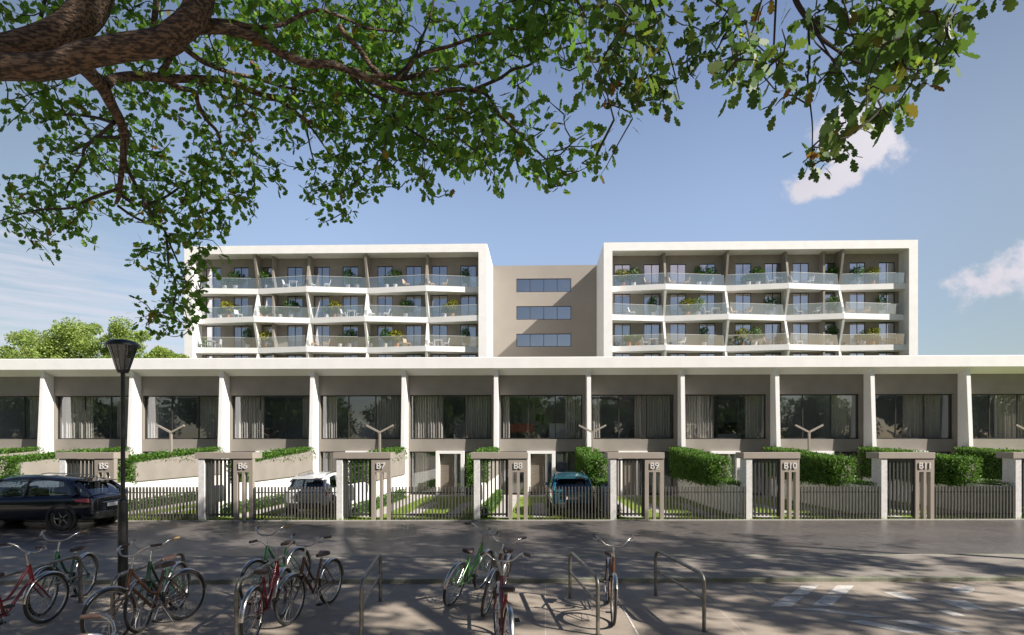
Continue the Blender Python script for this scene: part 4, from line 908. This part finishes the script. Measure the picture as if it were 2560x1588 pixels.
def proto_table():
    t = thing('balcony_table', 'x', 'table'); MB().box(-.42, .42, -.35, .35, .71, .75).build('table_top', 'fwhite', t)
    for sx in (-1, 1):
        for sy in (-1, 1): MB().box(sx*.36-.025, sx*.36+.025, sy*.29-.025, sy*.29+.025, 0, .709).build('leg', 'fwhite', t)
    return t
PT = proto_table()
first_used = set(); lab_count = {}
def bput(proto, key, row, px, what, depth, rot=0, cat_group=None):
    Z = ZA+depth; X = (px-PX)/F*Z/(1+TH*(px-PX)/F)
    t = proto if key not in first_used else copy_tree(proto); first_used.add(key)
    s = (X+3.9)/-math.cos(RH) if px < 1350 else (X-7.75)/math.cos(RH)
    left = px < 1350; bi = next((i for i in range(5) if s < NODES[i+1]), 4); bay = 4-bi if left else bi
    lab = f"{what}, {FLN[row]} balcony row, {ORD[bay]} bay of {'left' if left else 'right'} block"
    n = lab_count.get(lab, 0); lab_count[lab] = n+1
    if n: lab = lab.replace(what, what+(', right one' if n == 1 else ', rightmost'))
    t.location = (X, Z-TH*X, ZT[row]+.001); t.rotation_euler = (0, 0, RH+rot); t['label'] = lab
    if cat_group: t['group'] = cat_group
    return t
o1, k1 = 440, .3281; o2, k2 = 1480, .34455
PL = [(0, 'small', o1+370*k1), (0, 'round', o1+450*k1), (0, 'round', o1+690*k1), (0, 'cypress', o1+1310*k1), (0, 'small', o1+1385*k1), (0, 'small', o1+1605*k1), (0, 'round', o1+1670*k1), (0, 'cypress', o1+2205*k1),
      (1, 'small', o1+335*k1), (1, 'yellow', o1+400*k1), (1, 'palm', o1+645*k1), (1, 'palm', o1+715*k1), (1, 'small', o1+795*k1), (1, 'round', o1+880*k1), (1, 'small', o1+1148*k1), (1, 'yellow', o1+1212*k1), (1, 'round', o1+1750*k1), (1, 'small', o1+2045*k1), (1, 'yellow', o1+2105*k1),
      (2, 'cypress', o1+545*k1), (2, 'yellow', o1+685*k1), (2, 'small', o1+1250*k1), (2, 'round', o1+1325*k1), (2, 'round', o1+1595*k1), (2, 'yellow', o1+1685*k1), (2, 'cypress', o1+2205*k1), (2, 'small', o1+1480*k1),
      (3, 'round', o1+690*k1), (3, 'round', o1+1790*k1), (3, 'small', o1+1110*k1),
      (0, 'yellow', o2+225*k2), (0, 'white', o2+302*k2), (0, 'cypress', o2+775*k2), (0, 'round', o2+850*k2), (0, 'small', o2+1135*k2), (0, 'round', o2+1205*k2), (0, 'round', o2+1735*k2), (0, 'round', o2+1925*k2), (0, 'yellow', o2+2035*k2),
      (1, 'cypress', o2+445*k2), (1, 'yellow', o2+690*k2), (1, 'white', o2+775*k2), (1, 'round', o2+1305*k2), (1, 'white', o2+1745*k2), (1, 'cypress', o2+2100*k2),
      (2, 'palm', o2+268*k2), (2, 'palm', o2+335*k2), (2, 'cypress', o2+815*k2), (2, 'yellow', o2+1090*k2), (2, 'white', o2+1182*k2), (2, 'small', o2+1380*k2), (2, 'round', o2+1735*k2), (2, 'small', o2+1965*k2), (2, 'yellow', o2+2035*k2),
      (3, 'round', o2+1290*k2), (3, 'white', o2+1900*k2), (3, 'small', o2+2170*k2)]
for row, k, px in PL: bput(PP[k], k, row, px, LOOK[k], 1.18, px*.7, 'potted plants on the balconies')
TB = [(0, o1+900*k1), (1, o1+1340*k1), (2, o1+262*k1), (2, o1+2000*k1), (0, o2+1345*k2), (1, o2+890*k2), (2, o2+442*k2), (2, o2+2170*k2)]
for row, px in TB:
    bput(PT, 'T', row, px, 'white table', 1.05, 0, 'white balcony tables')
    bput(PC['w'], 'w', row, px-19, 'white chair left of the table', 1.05, rad(90), 'white balcony chairs'); bput(PC['w'], 'w', row, px+19, 'white chair right of the table', 1.05, rad(-90), 'white balcony chairs')
CH = [(0, 'w', o1+1035*k1, 60), (0, 'w', o1+1150*k1, -60), (0, 'o', o1+1755*k1, 60), (0, 'o', o1+1860*k1, -60), (0, 'o', o1+1945*k1, 60), (0, 'o', o1+2040*k1, -60), (1, 'w', o1+475*k1, 70), (1, 'w', o1+1490*k1, 60), (1, 'w', o1+1600*k1, -60),
      (2, 'o', o1+1050*k1, 70), (2, 'o', o1+1145*k1, -70), (2, 'o', o1+1760*k1, 60), (0, 'o', o2+405*k2, 60), (0, 'o', o2+495*k2, -60), (0, 'o', o2+585*k2, 60), (0, 'o', o2+680*k2, -60), (0, 'w', o2+1475*k2, 60), (0, 'w', o2+1580*k2, -60),
      (1, 'w', o2+290*k2, 60), (1, 'o', o2+1035*k2, 60), (1, 'o', o2+1130*k2, -60), (1, 'w', o2+1510*k2, 60), (1, 'w', o2+1630*k2, -60), (1, 'o', o2+1885*k2, 60), (1, 'o', o2+1985*k2, -60), (2, 'o', o2+1275*k2, 60), (2, 'o', o2+1380*k2, -60), (2, 'w', o2+650*k2, -60), (2, 'w', o2+1510*k2, 70)]
for row, k, px, r_ in CH: bput(PC[k], k, row, px, {'w': 'white chair', 'o': 'tan wicker chair'}[k]+(' facing right' if r_ > 0 else ' facing left'), 1.0, rad(r_), {'w': 'white balcony chairs', 'o': 'wicker chairs on the balconies'}[k])

#==TREES==
# ---------------------------------------------------------------- trees
def blob_tree(name, label, loc, H, Rc, m, n, size, seed, group=None, trunk=.18, zc=None, squash=.8):
    r = np.random.default_rng(seed); t = thing(name, label, 'tree', loc, 0, group)
    zc = zc or H-Rc*squash; segs = [([(0, 0, 0), (.1, 0, zc*.5), (0, .1, zc)], [trunk, trunk*.75, trunk*.5])]; P = []; D = []
    nl = 26; per = n//nl
    for k in range(nl):
        d = r.normal(size=3); d /= np.linalg.norm(d); d[2] = d[2]*.9+.1; c = np.array([0, 0, zc])+d*Rc*np.array([1, 1, squash])*(.45+.45*r.random()); rr = Rc*(.24+.2*r.random())
        q = r.normal(size=(per, 3)); q /= np.linalg.norm(q, axis=1, keepdims=True); P.append(c+q*rr*(.5+.65*r.random((per, 1)))*np.array([1, 1, .75])); D.append(q+r.normal(size=(per, 3))*.7)
        segs.append(([(0, .05, zc*.7), tuple((np.array([0, 0, zc*.8])+c)/2+r.normal(size=3)*.15), tuple(c)], [trunk*.4, trunk*.25, trunk*.08]))
        for _ in range(3): segs.append(([tuple(c), tuple(c+r.normal(size=3)*rr*.6)], [trunk*.08, trunk*.03]))
    tubes_mesh('trunk', segs, 'bark', t, 6); P = np.concatenate(P); D = np.concatenate(D)
    leaf_mesh('crown', P, D, size*(.6+.8*r.random(len(P))), LEAF4, m, r, t); return t
for i, (px, py, Z, R_, lab) in enumerate(((-10, 855, 52, 2.6, 'pale green tree at the left edge behind the townhouses'), (85, 806, 50, 2.4, 'pale green tree above the roof, left of the street lamp'), (190, 778, 52, 2.6, 'tallest pale green tree above the roof, just left of the lamp head'),
        (312, 800, 51, 2.0, 'pale green tree directly right of the lamp head'), (418, 853, 50, 1.5, 'small pale green tree beside the left apartment block'))):
    p = U(px, py, Z); blob_tree('pale_tree', lab, (p.x, Z, 0), p.z, R_, BTREE, 15000, .19, 40+i, 'pale trees behind the townhouses', squash=1.5)
pb = blob_tree('dark_tree', 'dark tree reflected in the townhouse windows', (-34, -20, 0), 12.5, 6, DTREE, 6500, .6, 60, 'trees reflected in the windows', .35, 7.0, .95)
for i in range(30):
    c = copy_tree(pb); x = -96+i*6.6; c.location = (x, -20-(i % 2)*7, 0); c.rotation_euler = (0, 0, i*1.3); c.scale = ((.72, 1.0, .82, .66, 1.12)[(i*3) % 5],)*3

#==OAK==
# density of the visible canopy in 40 px cells of view direction, 0 empty .. 8 closed
GRID = """
4455100455111568 8877888887444577 8888888643143456 4354677787886553
5442116677313467 7787678873465577 8888666663235553 3112577778786610
4100133311125556 7788847871266677 8875677776555554 3143466777766500
0000124555336667 6678877885577766 7745657776524455 0133677777540000
2455525656344566 6377888887777534 6314456677465555 2445546676700000
2666642566655556 5467888888777523 4200657777303242 5405656531300000
3566553335554666 6678888888888853 4540315544400344 5114424630000000
4434554455214566 3557877878888876 4553000401020000 0035640100000000
0155655556304567 1446776878788885 5422220000000000 0026510000000000
0015556776535666 4133677778888887 6655540000000000 0056530000000000
0045565666666776 5415677677888876 6665540000000000 0030000000000000
4445534466677766 4116677624434345 3333000000000000 0000000000000000
5566655567777666 0005366400310000 0000000000000000 0000000000000000
5566653367777754 0004351000000000 0000000000000000 0000000000000000
3456640003577610 0000000000000000 0000000000000000 0000000000000000
0034020044556400 0000000000000000 0000000000000000 0000000000000000
0000000055555300 0000000000000000 0000000000000000 0000000000000000
0000000000666000 0000000000000000 0000000000000000 0000000000000000
0000000023664000 0000000000000000 0000000000000000 0000000000000000
0000000025675100 0000000000000000 0000000000000000 0000000000000000
0000000004662000 0000000000000000 0000000000000000 0000000000000000
""".strip().split('\n')
GR = [[int(ch) for ch in l.replace(' ', '')] for l in GRID]
def zdepth(px, py):
    xs = [-100, 300, 700, 1100, 1350, 1600, 1900, 2200, 2600]; zs = [6.6, 6.8, 6.6, 5.7, 4.9, 4.1, 3.6, 3.1, 2.8]
    z = float(np.interp(px, xs, zs))
    if px < 700 and py < 320: z -= .9
    return z
# limbs: (points as direction + distance, radii in m)
def limb(pts, w0, w1, z0, z1, pw=1.0):
    out = []; n = len(pts)
    for i, (x, y) in enumerate(pts):
        t = i/(n-1); Z = z0+(z1-z0)*t; out.append((U(x, y, Z), (w0+(w1-w0)*t**pw)/2/F*Z))
    return [p for p, r in out], [r for p, r in out]
LIMBS_L = [
 ([(-200, 150), (-60, 168), (0, 168), (130, 165), (210, 138), (310, 119), (400, 105), (445, 78), (485, 40), (505, -30), (520, -120)], 58, 66, 4.6, 4.7),
 ([(-220, 150), (-60, 130), (40, 115), (110, 98), (170, 72), (215, 30), (238, -30), (250, -120)], 34, 88, 4.9, 5.2, .5),
 ([(425, 92), (470, 74), (560, 72), (640, 95), (700, 130), (767, 159), (825, 160), (873, 176), (957, 190), (1010, 196), (1063, 183), (1132, 169), (1200, 158)], 30, 7, 4.7, 5.8),
 ([(195, 150), (225, 183), (258, 222), (280, 265), (299, 299), (312, 341), (309, 370), (308, 400), (301, 453), (299, 487), (290, 508)], 50, 8, 4.7, 6.3, .45),
 ([(262, 215), (285, 198), (344, 190), (423, 196), (503, 198), (569, 203), (640, 232), (688, 246), (719, 265), (762, 299), (799, 317), (850, 335)], 25, 6, 5.0, 6.4),
 ([(397, 192), (410, 172), (429, 138), (455, 119), (460, 88)], 15, 15, 5.4, 5.0),
 ([(458, 118), (500, 150), (529, 164), (580, 183), (640, 196), (700, 215), (760, 228)], 14, 6, 5.2, 6.2),
 ([(413, 201), (450, 220), (487, 230), (495, 259), (516, 299), (542, 328), (550, 352), (556, 400)], 14, 5, 5.5, 6.6),
 ([(503, 209), (542, 233), (582, 246), (640, 248), (700, 252)], 7, 4, 5.8, 6.4),
 ([(284, 307), (238, 294), (172, 286), (120, 292)], 9, 4, 5.4, 6.0), ([(308, 346), (251, 344), (212, 362), (180, 380)], 9, 4, 5.6, 6.3),
 ([(286, 304), (246, 341), (212, 370), (206, 400), (185, 437), (169, 466), (161, 500)], 9, 4, 5.4, 6.6),
 ([(315, 415), (341, 466), (370, 519), (397, 561), (413, 580), (418, 617), (423, 670), (437, 699), (439, 731), (430, 780)], 9, 3, 6.0, 6.9),
 ([(299, 471), (238, 492), (198, 511), (172, 521), (106, 524), (53, 535), (-20, 560)], 9, 3, 6.2, 6.8), ([(301, 487), (349, 514), (397, 500), (423, 487), (460, 461), (489, 445)], 9, 4, 6.2, 6.9),
 ([(294, 514), (331, 540), (370, 559), (390, 562)], 7, 4, 6.3, 6.7), ([(420, 600), (439, 643), (455, 680), (470, 720)], 5, 3, 6.8, 6.9),
 ([(873, 180), (931, 201), (984, 222), (1037, 238), (1090, 235), (1129, 225), (1182, 225), (1217, 238), (1249, 286), (1280, 318), (1320, 354), (1346, 381), (1367, 400)], 17, 4, 5.2, 5.3),
 ([(878, 185), (905, 220), (931, 238), (965, 254), (992, 299), (1037, 333), (1068, 352), (1120, 380)], 9, 5, 5.2, 5.8),
 ([(984, 196), (1032, 148), (1053, 98), (1074, 48), (1087, -20)], 8, 4, 5.3, 5.3), ([(1010, 190), (1050, 138), (1130, 114), (1196, 90), (1280, 74), (1380, 60)], 11, 4, 5.3, 5.2),
 ([(1182, 225), (1249, 196), (1280, 175), (1320, 164), (1359, 140), (1428, 114), (1465, 106)], 9, 3, 5.3, 4.9),
 ([(500, 60), (529, 53), (582, 56), (640, 69), (706, 61), (759, 34), (804, 26), (846, 40), (878, 53), (918, 71), (1000, 80)], 13, 5, 4.8, 5.4),
 ([(846, 60), (857, 79), (883, 106), (905, 132), (926, 164), (945, 180)], 13, 12, 5.2, 5.4),
 ([(762, 299), (770, 340), (778, 380), (790, 420)], 5, 3, 6.3, 6.4), ([(765, 302), (800, 350), (830, 395), (850, 430)], 5, 3, 6.3, 6.4),
 ([(380, 130), (385, 60), (395, -30)], 14, 14, 5.6, 5.6), ([(95, 75), (105, 30), (118, -30)], 10, 8, 5.4, 5.4),
]
LIMBS_R = [
 ([(1975, -60), (1989, 0), (2020, 50), (2039, 74), (2052, 95), (2089, 122), (2126, 148), (2169, 164), (2219, 183), (2264, 193), (2306, 197)], 15, 3, 3.5, 3.2),
 ([(2020, 52), (2024, 148), (2019, 198), (2026, 265), (2031, 317), (2030, 381), (2028, 400)], 6, 2, 3.5, 3.6),
 ([(1943, -60), (1936, 85), (1935, 127), (1941, 172), (1920, 196), (1895, 215)], 6, 2, 3.6, 3.7), ([(1941, 172), (1973, 206)], 3, 2, 3.6, 3.6),
 ([(2020, 48), (2068, 66), (2089, 77), (2124, 87), (2171, 114), (2219, 127), (2277, 130)], 6, 3, 3.4, 3.0), ([(2160, -60), (2185, -10), (2237, 18), (2285, 48), (2340, 60)], 7, 3, 3.2, 2.9),
 ([(2100, -60), (2108, 0), (2118, 32), (2126, 71)], 5, 3, 3.3, 3.3), ([(2044, 90), (2079, 148), (2105, 196), (2124, 233), (2128, 249), (2185, 267)], 5, 2, 3.4, 3.3), ([(2128, 249), (2110, 280), (2090, 300)], 3, 2, 3.4, 3.4),
 ([(2285, 48), (2330, 90), (2370, 124), (2412, 85)], 4, 2, 3.0, 2.9), ([(2340, 60), (2420, 20), (2480, -20)], 4, 2, 2.9, 2.9),
 ([(1605, -60), (1592, -10), (1576, 40), (1545, 85), (1523, 119), (1505, 153), (1492, 190)], 7, 3, 4.2, 4.4), ([(1615, -60), (1626, -10), (1648, 66), (1661, 106), (1677, 148), (1690, 200)], 6, 3, 4.1, 4.0),
 ([(1920, -60), (1907, -10), (1886, 64), (1867, 106), (1838, 138), (1830, 169), (1809, 188)], 6, 2, 3.7, 3.9), ([(1838, 138), (1806, 151), (1783, 160)], 3, 2, 3.8, 3.9),
 ([(1850, -60), (1825, 16), (1796, 56), (1769, 77), (1740, 95)], 5, 2, 3.8, 3.9), ([(1611, -60), (1616, 53), (1613, 93), (1600, 150)], 5, 2, 4.1, 4.1), ([(1523, 119), (1560, 150), (1590, 200), (1585, 240)], 4, 2, 4.3, 4.2),
]
def resample(pts, rs, step=.14):
    P = [np.array(p) for p in pts]; o = []; q = []
    for i in range(len(P)-1):
        n = max(1, int(np.linalg.norm(P[i+1]-P[i])/step))
        for k in range(n): t = k/n; o.append(P[i]*(1-t)+P[i+1]*t); q.append(rs[i]*(1-t)+rs[i+1]*t)
    o.append(P[-1]); q.append(rs[-1]); return o, q
def smooth_path(pts, rs, sub=4):       # Catmull-Rom through the points
    P = [np.array(p) for p in pts]; n = len(P); o = []; q = []
    for i in range(n-1):
        p0, p1, p2, p3 = P[max(i-1, 0)], P[i], P[i+1], P[min(i+2, n-1)]
        for k in range(sub):
            t = k/sub; o.append(.5*((2*p1)+(-p0+p2)*t+(2*p0-5*p1+4*p2-p3)*t*t+(-p0+3*p1-3*p2+p3)*t**3)); q.append(rs[i]*(1-t)+rs[i+1]*t)
    o.append(P[-1]); q.append(rs[-1]); return o, q
def grow(tree, attract, nodes, r, leafsize, leaves_per, shape, lm, twr=.0035, spread=.10, twname=None, reach=.95):
    """connect every attractor (a twig tip) to the nearest node of the growing skeleton; leaves along the last stretch"""
    nd = np.zeros((len(nodes)+len(attract)*3+5, 3)); nd[:len(nodes)] = nodes; cnt = len(nodes)
    A = np.array(attract); base = nd[:cnt].copy()
    d0 = np.array([np.min(((base-a)**2).sum(1)) for a in A]); order = np.argsort(d0); segs = []; LP = []; LD = []
    for i in order:
        a = A[i]; dd = ((nd[:cnt]-a)**2).sum(1); j = int(np.argmin(dd)); p = nd[j]; L = math.sqrt(dd[j])
        if L > reach: continue
        d = (a-p); off = r.normal(size=3)*L*.13; m1 = p+d*.35+off; m2 = p+d*.7+off*.8; m2[2] -= L*.03
        segs.append(([tuple(p), tuple(m1), tuple(m2), tuple(a)], [twr*(1+min(L, 1.5)*1.6), twr*(1+min(L, 1.5)), twr, twr*.5]))
        nd[cnt] = m1; nd[cnt+1] = m2; nd[cnt+2] = a; cnt += 3
        u = d/(L+1e-6); k = leaves_per; st = min(.30, L*.9+.05)
        for q in range(k):
            t = 1-(q/k)**1.3*1.0; pos = a-u*st*(1-t)+r.normal(size=3)*spread*.35
            side = r.normal(size=3); side -= side.dot(u)*u; side /= np.linalg.norm(side)+1e-6; dr = u*(.35+.6*t)+side*.8; dr[2] -= .25
            LP.append(pos); LD.append(dr)
    LP = np.array(LP); n = len(LP); twname += segs
    return leaf_mesh('leaves', LP, np.array(LD), leafsize*(.65+.6*r.random(n)), shape, lm, r, tree)
def build_oaks():
    r = np.random.default_rng(11)
    L = thing('oak_tree', 'oak whose thick limbs and leaves enter from the upper left', 'tree', (0, 0, 0), 0, 'oaks overhead')
    R = thing('oak_tree', 'oak whose thin twigs hang down from the upper right', 'tree', (0, 0, 0), 0, 'oaks overhead')
    out = {}
    for T, LM in ((L, LIMBS_L), (R, LIMBS_R)):
        segs = []; nodes = []
        for pts, w0, w1, z0, z1, *pw in LM:
            P, rs = limb(pts, w0, w1, z0, z1, *pw)
            sp, sr = smooth_path(P, rs, 5); segs.append(([tuple(p) for p in sp], sr)); o, _ = resample(P, rs); nodes += o
        out[T.name] = (segs, nodes)
    # trunks standing outside the picture
    sL, nL = out[L.name]; a = np.array(U(-200, 150, 4.6)); b_ = np.array(U(-220, 150, 4.9))
    p, q = smooth_path([(-7.6, 4.4, -.1), (-7.5, 4.4, 1.5), (-7.3, 4.45, 3.2), (-6.4, 4.6, 4.7), tuple(b_)], [.42, .34, .30, .24, .15], 5); sL.append(([tuple(x) for x in p], q))
    p, q = smooth_path([(-7.2, 4.45, 3.6), (-6.2, 4.5, 5.0), tuple(a)], [.22, .16, .12], 5); sL.append(([tuple(x) for x in p], q))
    sR, nR = out[R.name]; hub = np.array((9.5, 1.0, 6.0))
    p, q = smooth_path([(9.8, .4, -.1), (9.7, .5, 2.5), tuple(hub), (9.2, 1.6, 8.5), (8.4, 2.4, 10.5)], [.45, .36, .30, .22, .10], 5); sR.append(([tuple(x) for x in p], q))
    high = []
    def arm(pts, r0, r1):
        n = len(pts); p, q = smooth_path(pts, [r0+(r1-r0)*i/(n-1) for i in range(n)], 5); sR.append(([tuple(x) for x in p], q)); o, _ = resample(pts, [0]*n, .5); high.extend(o)
    tops = [U(1975, -60, 3.5), U(1943, -60, 3.6), U(2160, -60, 3.2), U(2100, -60, 3.3), U(1605, -60, 4.2), U(1615, -60, 4.1), U(1920, -60, 3.7), U(1850, -60, 3.8), U(1611, -60, 4.1)]
    main = [tuple(hub), (7.5, 1.6, 7.0), (5.0, 2.2, 7.0), (3.2, 2.7, 6.6), (2.2, 3.2, 6.4), (1.2, 3.6, 6.6)]
    p, q = smooth_path(main, [.20, .15, .11, .08, .05, .03], 5); sR.append(([tuple(x) for x in p], q)); mp, _ = resample(main, [0]*6, .1); mp = np.array(mp)
    for t in tops:
        t = np.array(t); j = int(np.argmin(((mp-t)**2).sum(1)-mp[:, 2]*.3)); s_ = mp[j]; mid = (s_+t)/2+np.array([0, 0, .25]); p, q = smooth_path([tuple(s_), tuple(mid), tuple(t)], [.03, .02, .009], 4); sR.append(([tuple(x) for x in p], q))
    for pts in ([tuple(hub), (6, 1.5, 8.8), (1.5, 3, 11), (-3, 5, 12.2)], [(8.4, 2.4, 10.5), (4, 5, 12), (-1, 8, 12.6)], [(9.2, 1.6, 8.5), (9, 5, 11), (8.5, 8.5, 12.3), (8, 11, 12.8)], [tuple(hub), (12, 3, 9.5), (14.5, 5.5, 11.8), (16, 8, 12.4)],
                [(8.4, 2.4, 10.5), (10, 0, 11.5), (12, -2, 12)], [(9.2, 1.6, 8.5), (5, -.5, 10.5), (0, -1, 11.8)], [(8.4, 2.4, 10.5), (12, 5, 12.2), (13.5, 8.5, 12.9)]): arm(pts, .16, .04)
    # visible foliage
    leafL, leafR = [], []
    for ri, row in enumerate(GR):
        for ci, d in enumerate(row):
            if not d: continue
            c = min(.95, d/8.7); Zc = zdepth(ci*40+20, ri*40+20); lpx = (.094 if ci < 37 else .105)/Zc*F; area = lpx*lpx*.36; lai = -math.log(1-c)*1.28
            n = lai*1600/(area*8*.62)*(.88 if ci < 30 else 1.05 if ci < 38 else 1.4); n = int(n)+(1 if r.random() < n-int(n) else 0)
            for _ in range(n):
                px = ci*40+r.random()*40; py = ri*40+r.random()*40; Z = zdepth(px, py)+r.normal()*.45
                (leafL if px < 1470 or (px < 1500 and py > 250) else leafR).append(np.array(U(px, py, max(Z, 2.5))))
    # a fringe just outside the top and left edges
    for _ in range(150): leafL.append(np.array(U(-250+r.random()*1700, -r.random()*200, 5+r.random()*1.5)))
    for _ in range(50): leafR.append(np.array(U(1500+r.random()*1100, -r.random()*200-20, 3.4+r.random()*.8)))
    wood = {}
    for T, (segs, nodes), at in ((L, out[L.name], leafL), (R, out[R.name], leafR)):
        big = [(p, q) for p, q in segs if max(q) > .02]; thin = [(p, q) for p, q in segs if max(q) <= .02]
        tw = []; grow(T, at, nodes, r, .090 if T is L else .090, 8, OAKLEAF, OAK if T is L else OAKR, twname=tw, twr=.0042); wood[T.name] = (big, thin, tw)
    # high crown of the right oak: stands above and beside the picture and throws the dappled shade
    cols = [160+320*i for i in range(8)]; rows = [1306, 1325, 1350, 1385, 1425, 1480, 1570]
    SH = [[.85, .4, .08, .15, .08, 0, 0, 0], [.95, .8, .45, .6, .3, 0, 0, 0], [.97, .85, .5, .9, .6, .3, .0, 0], [.97, .88, .6, .93, .85, .75, .4, .0], [.97, .85, .72, .93, .92, .9, .75, .25], [.97, .95, .78, .55, .58, .62, .42, .45], [.97, .95, .5, .4, .35, .72, .42, .45]]
    def shade(px, py):
        u = min(max((px-160)/320, 0), 6.999); i = int(u); v = np.interp(py, rows, range(7)); k = min(int(v), 5); fu, fv = u-i, v-k
        return (SH[k][i]*(1-fu)+SH[k][i+1]*fu)*(1-fv)+(SH[k+1][i]*(1-fu)+SH[k+1][i+1]*fu)*fv
    pr = np.random.default_rng(5); PN = [(pr.normal(size=2), pr.random()*6.28, a_) for a_ in (1.6, 1.6, 1.6, 2.6, 2.6, 2.6, 4.0, 4.0, 4.0) ]
    smp = []
    def raw(x, y): return sum(math.sin((k_[0]*x+k_[1]*y)*a_/math.hypot(*k_)+p_)/a_**.5 for k_, p_, a_ in PN)
    for _ in range(3000): smp.append(raw(pr.random()*40-20, pr.random()*14+5))
    smp = np.sort(smp)
    def patch(x, y): return np.searchsorted(smp, raw(x, y))/3000
    hi = []; gx0, gx1, gy0, gy1 = -17, 12, 6.9, 18.4; step = .3; y = gy0
    while y < gy1:
        x = gx0
        while x < gx1:
            px = PX+F*x/y; py = PY+CAMH*F/y
            if -900 < px < 2760:
                c = min(shade(px, min(py, 1588)), .97)
                # gaps between the leaf masses: sunlit patches half a metre to a metre wide
                f_ = patch(x, y)
                if .02 < c < .9: c = .96 if f_ < c else .04
                own = 0
                for q_ in range(14):
                    hh = 3+q_*.45; Xr, Yr = x+.8/.74*hh, y-(.38/.74)*hh
                    if Yr < 2: break
                    pxr, pyr = PX+F*Xr/Yr, PY-(hh-CAMH)/Yr*F
                    if 0 <= pxr < 2560 and 0 <= pyr < 840 and abs(Yr-zdepth(pxr, pyr)) < .55: own = max(own, GR[int(pyr//40)][int(pxr//40)])
                if own >= 3: c = c*max(0, 1-own/(10 if px < 900 else 6.5))
                if c > .01:
                    n = -math.log(1-c)*step*step*CLD; n = int(n)+(1 if r.random() < n-int(n) else 0)
                    for _ in range(n):
                        h = 11.3+r.random()*1.6 if y < 14 else 12.2+r.random()*1.2
                        X, Y = x+r.random()*step, y+r.random()*step; hi.append(np.array([X+.8/.74*h, Y-(.38/.74)*h, h]))
            x += step
        y += step
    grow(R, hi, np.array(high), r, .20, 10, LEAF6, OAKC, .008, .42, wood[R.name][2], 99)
    for T in (L, R):
        b = MB(); big, thin, tw = wood[T.name]
        for p, q in big: b.tube(p, list(q), 14, caps=False)
        nb = len(b.f)
        for p, q in thin: b.tube(p, list(q), 7, caps=False)
        for p, q in tw: b.tube(p, list(q), 4, caps=False)
        o = b.build('trunk', 'bark', T, smooth=True); o.data.materials.append(M['twig']); mi = np.zeros(len(b.f), np.int32); mi[nb:] = 1; o.data.polygons.foreach_set('material_index', mi)
    print('leaf tips', len(leafL), len(leafR), len(hi))
CLD = 7.5
build_oaks()
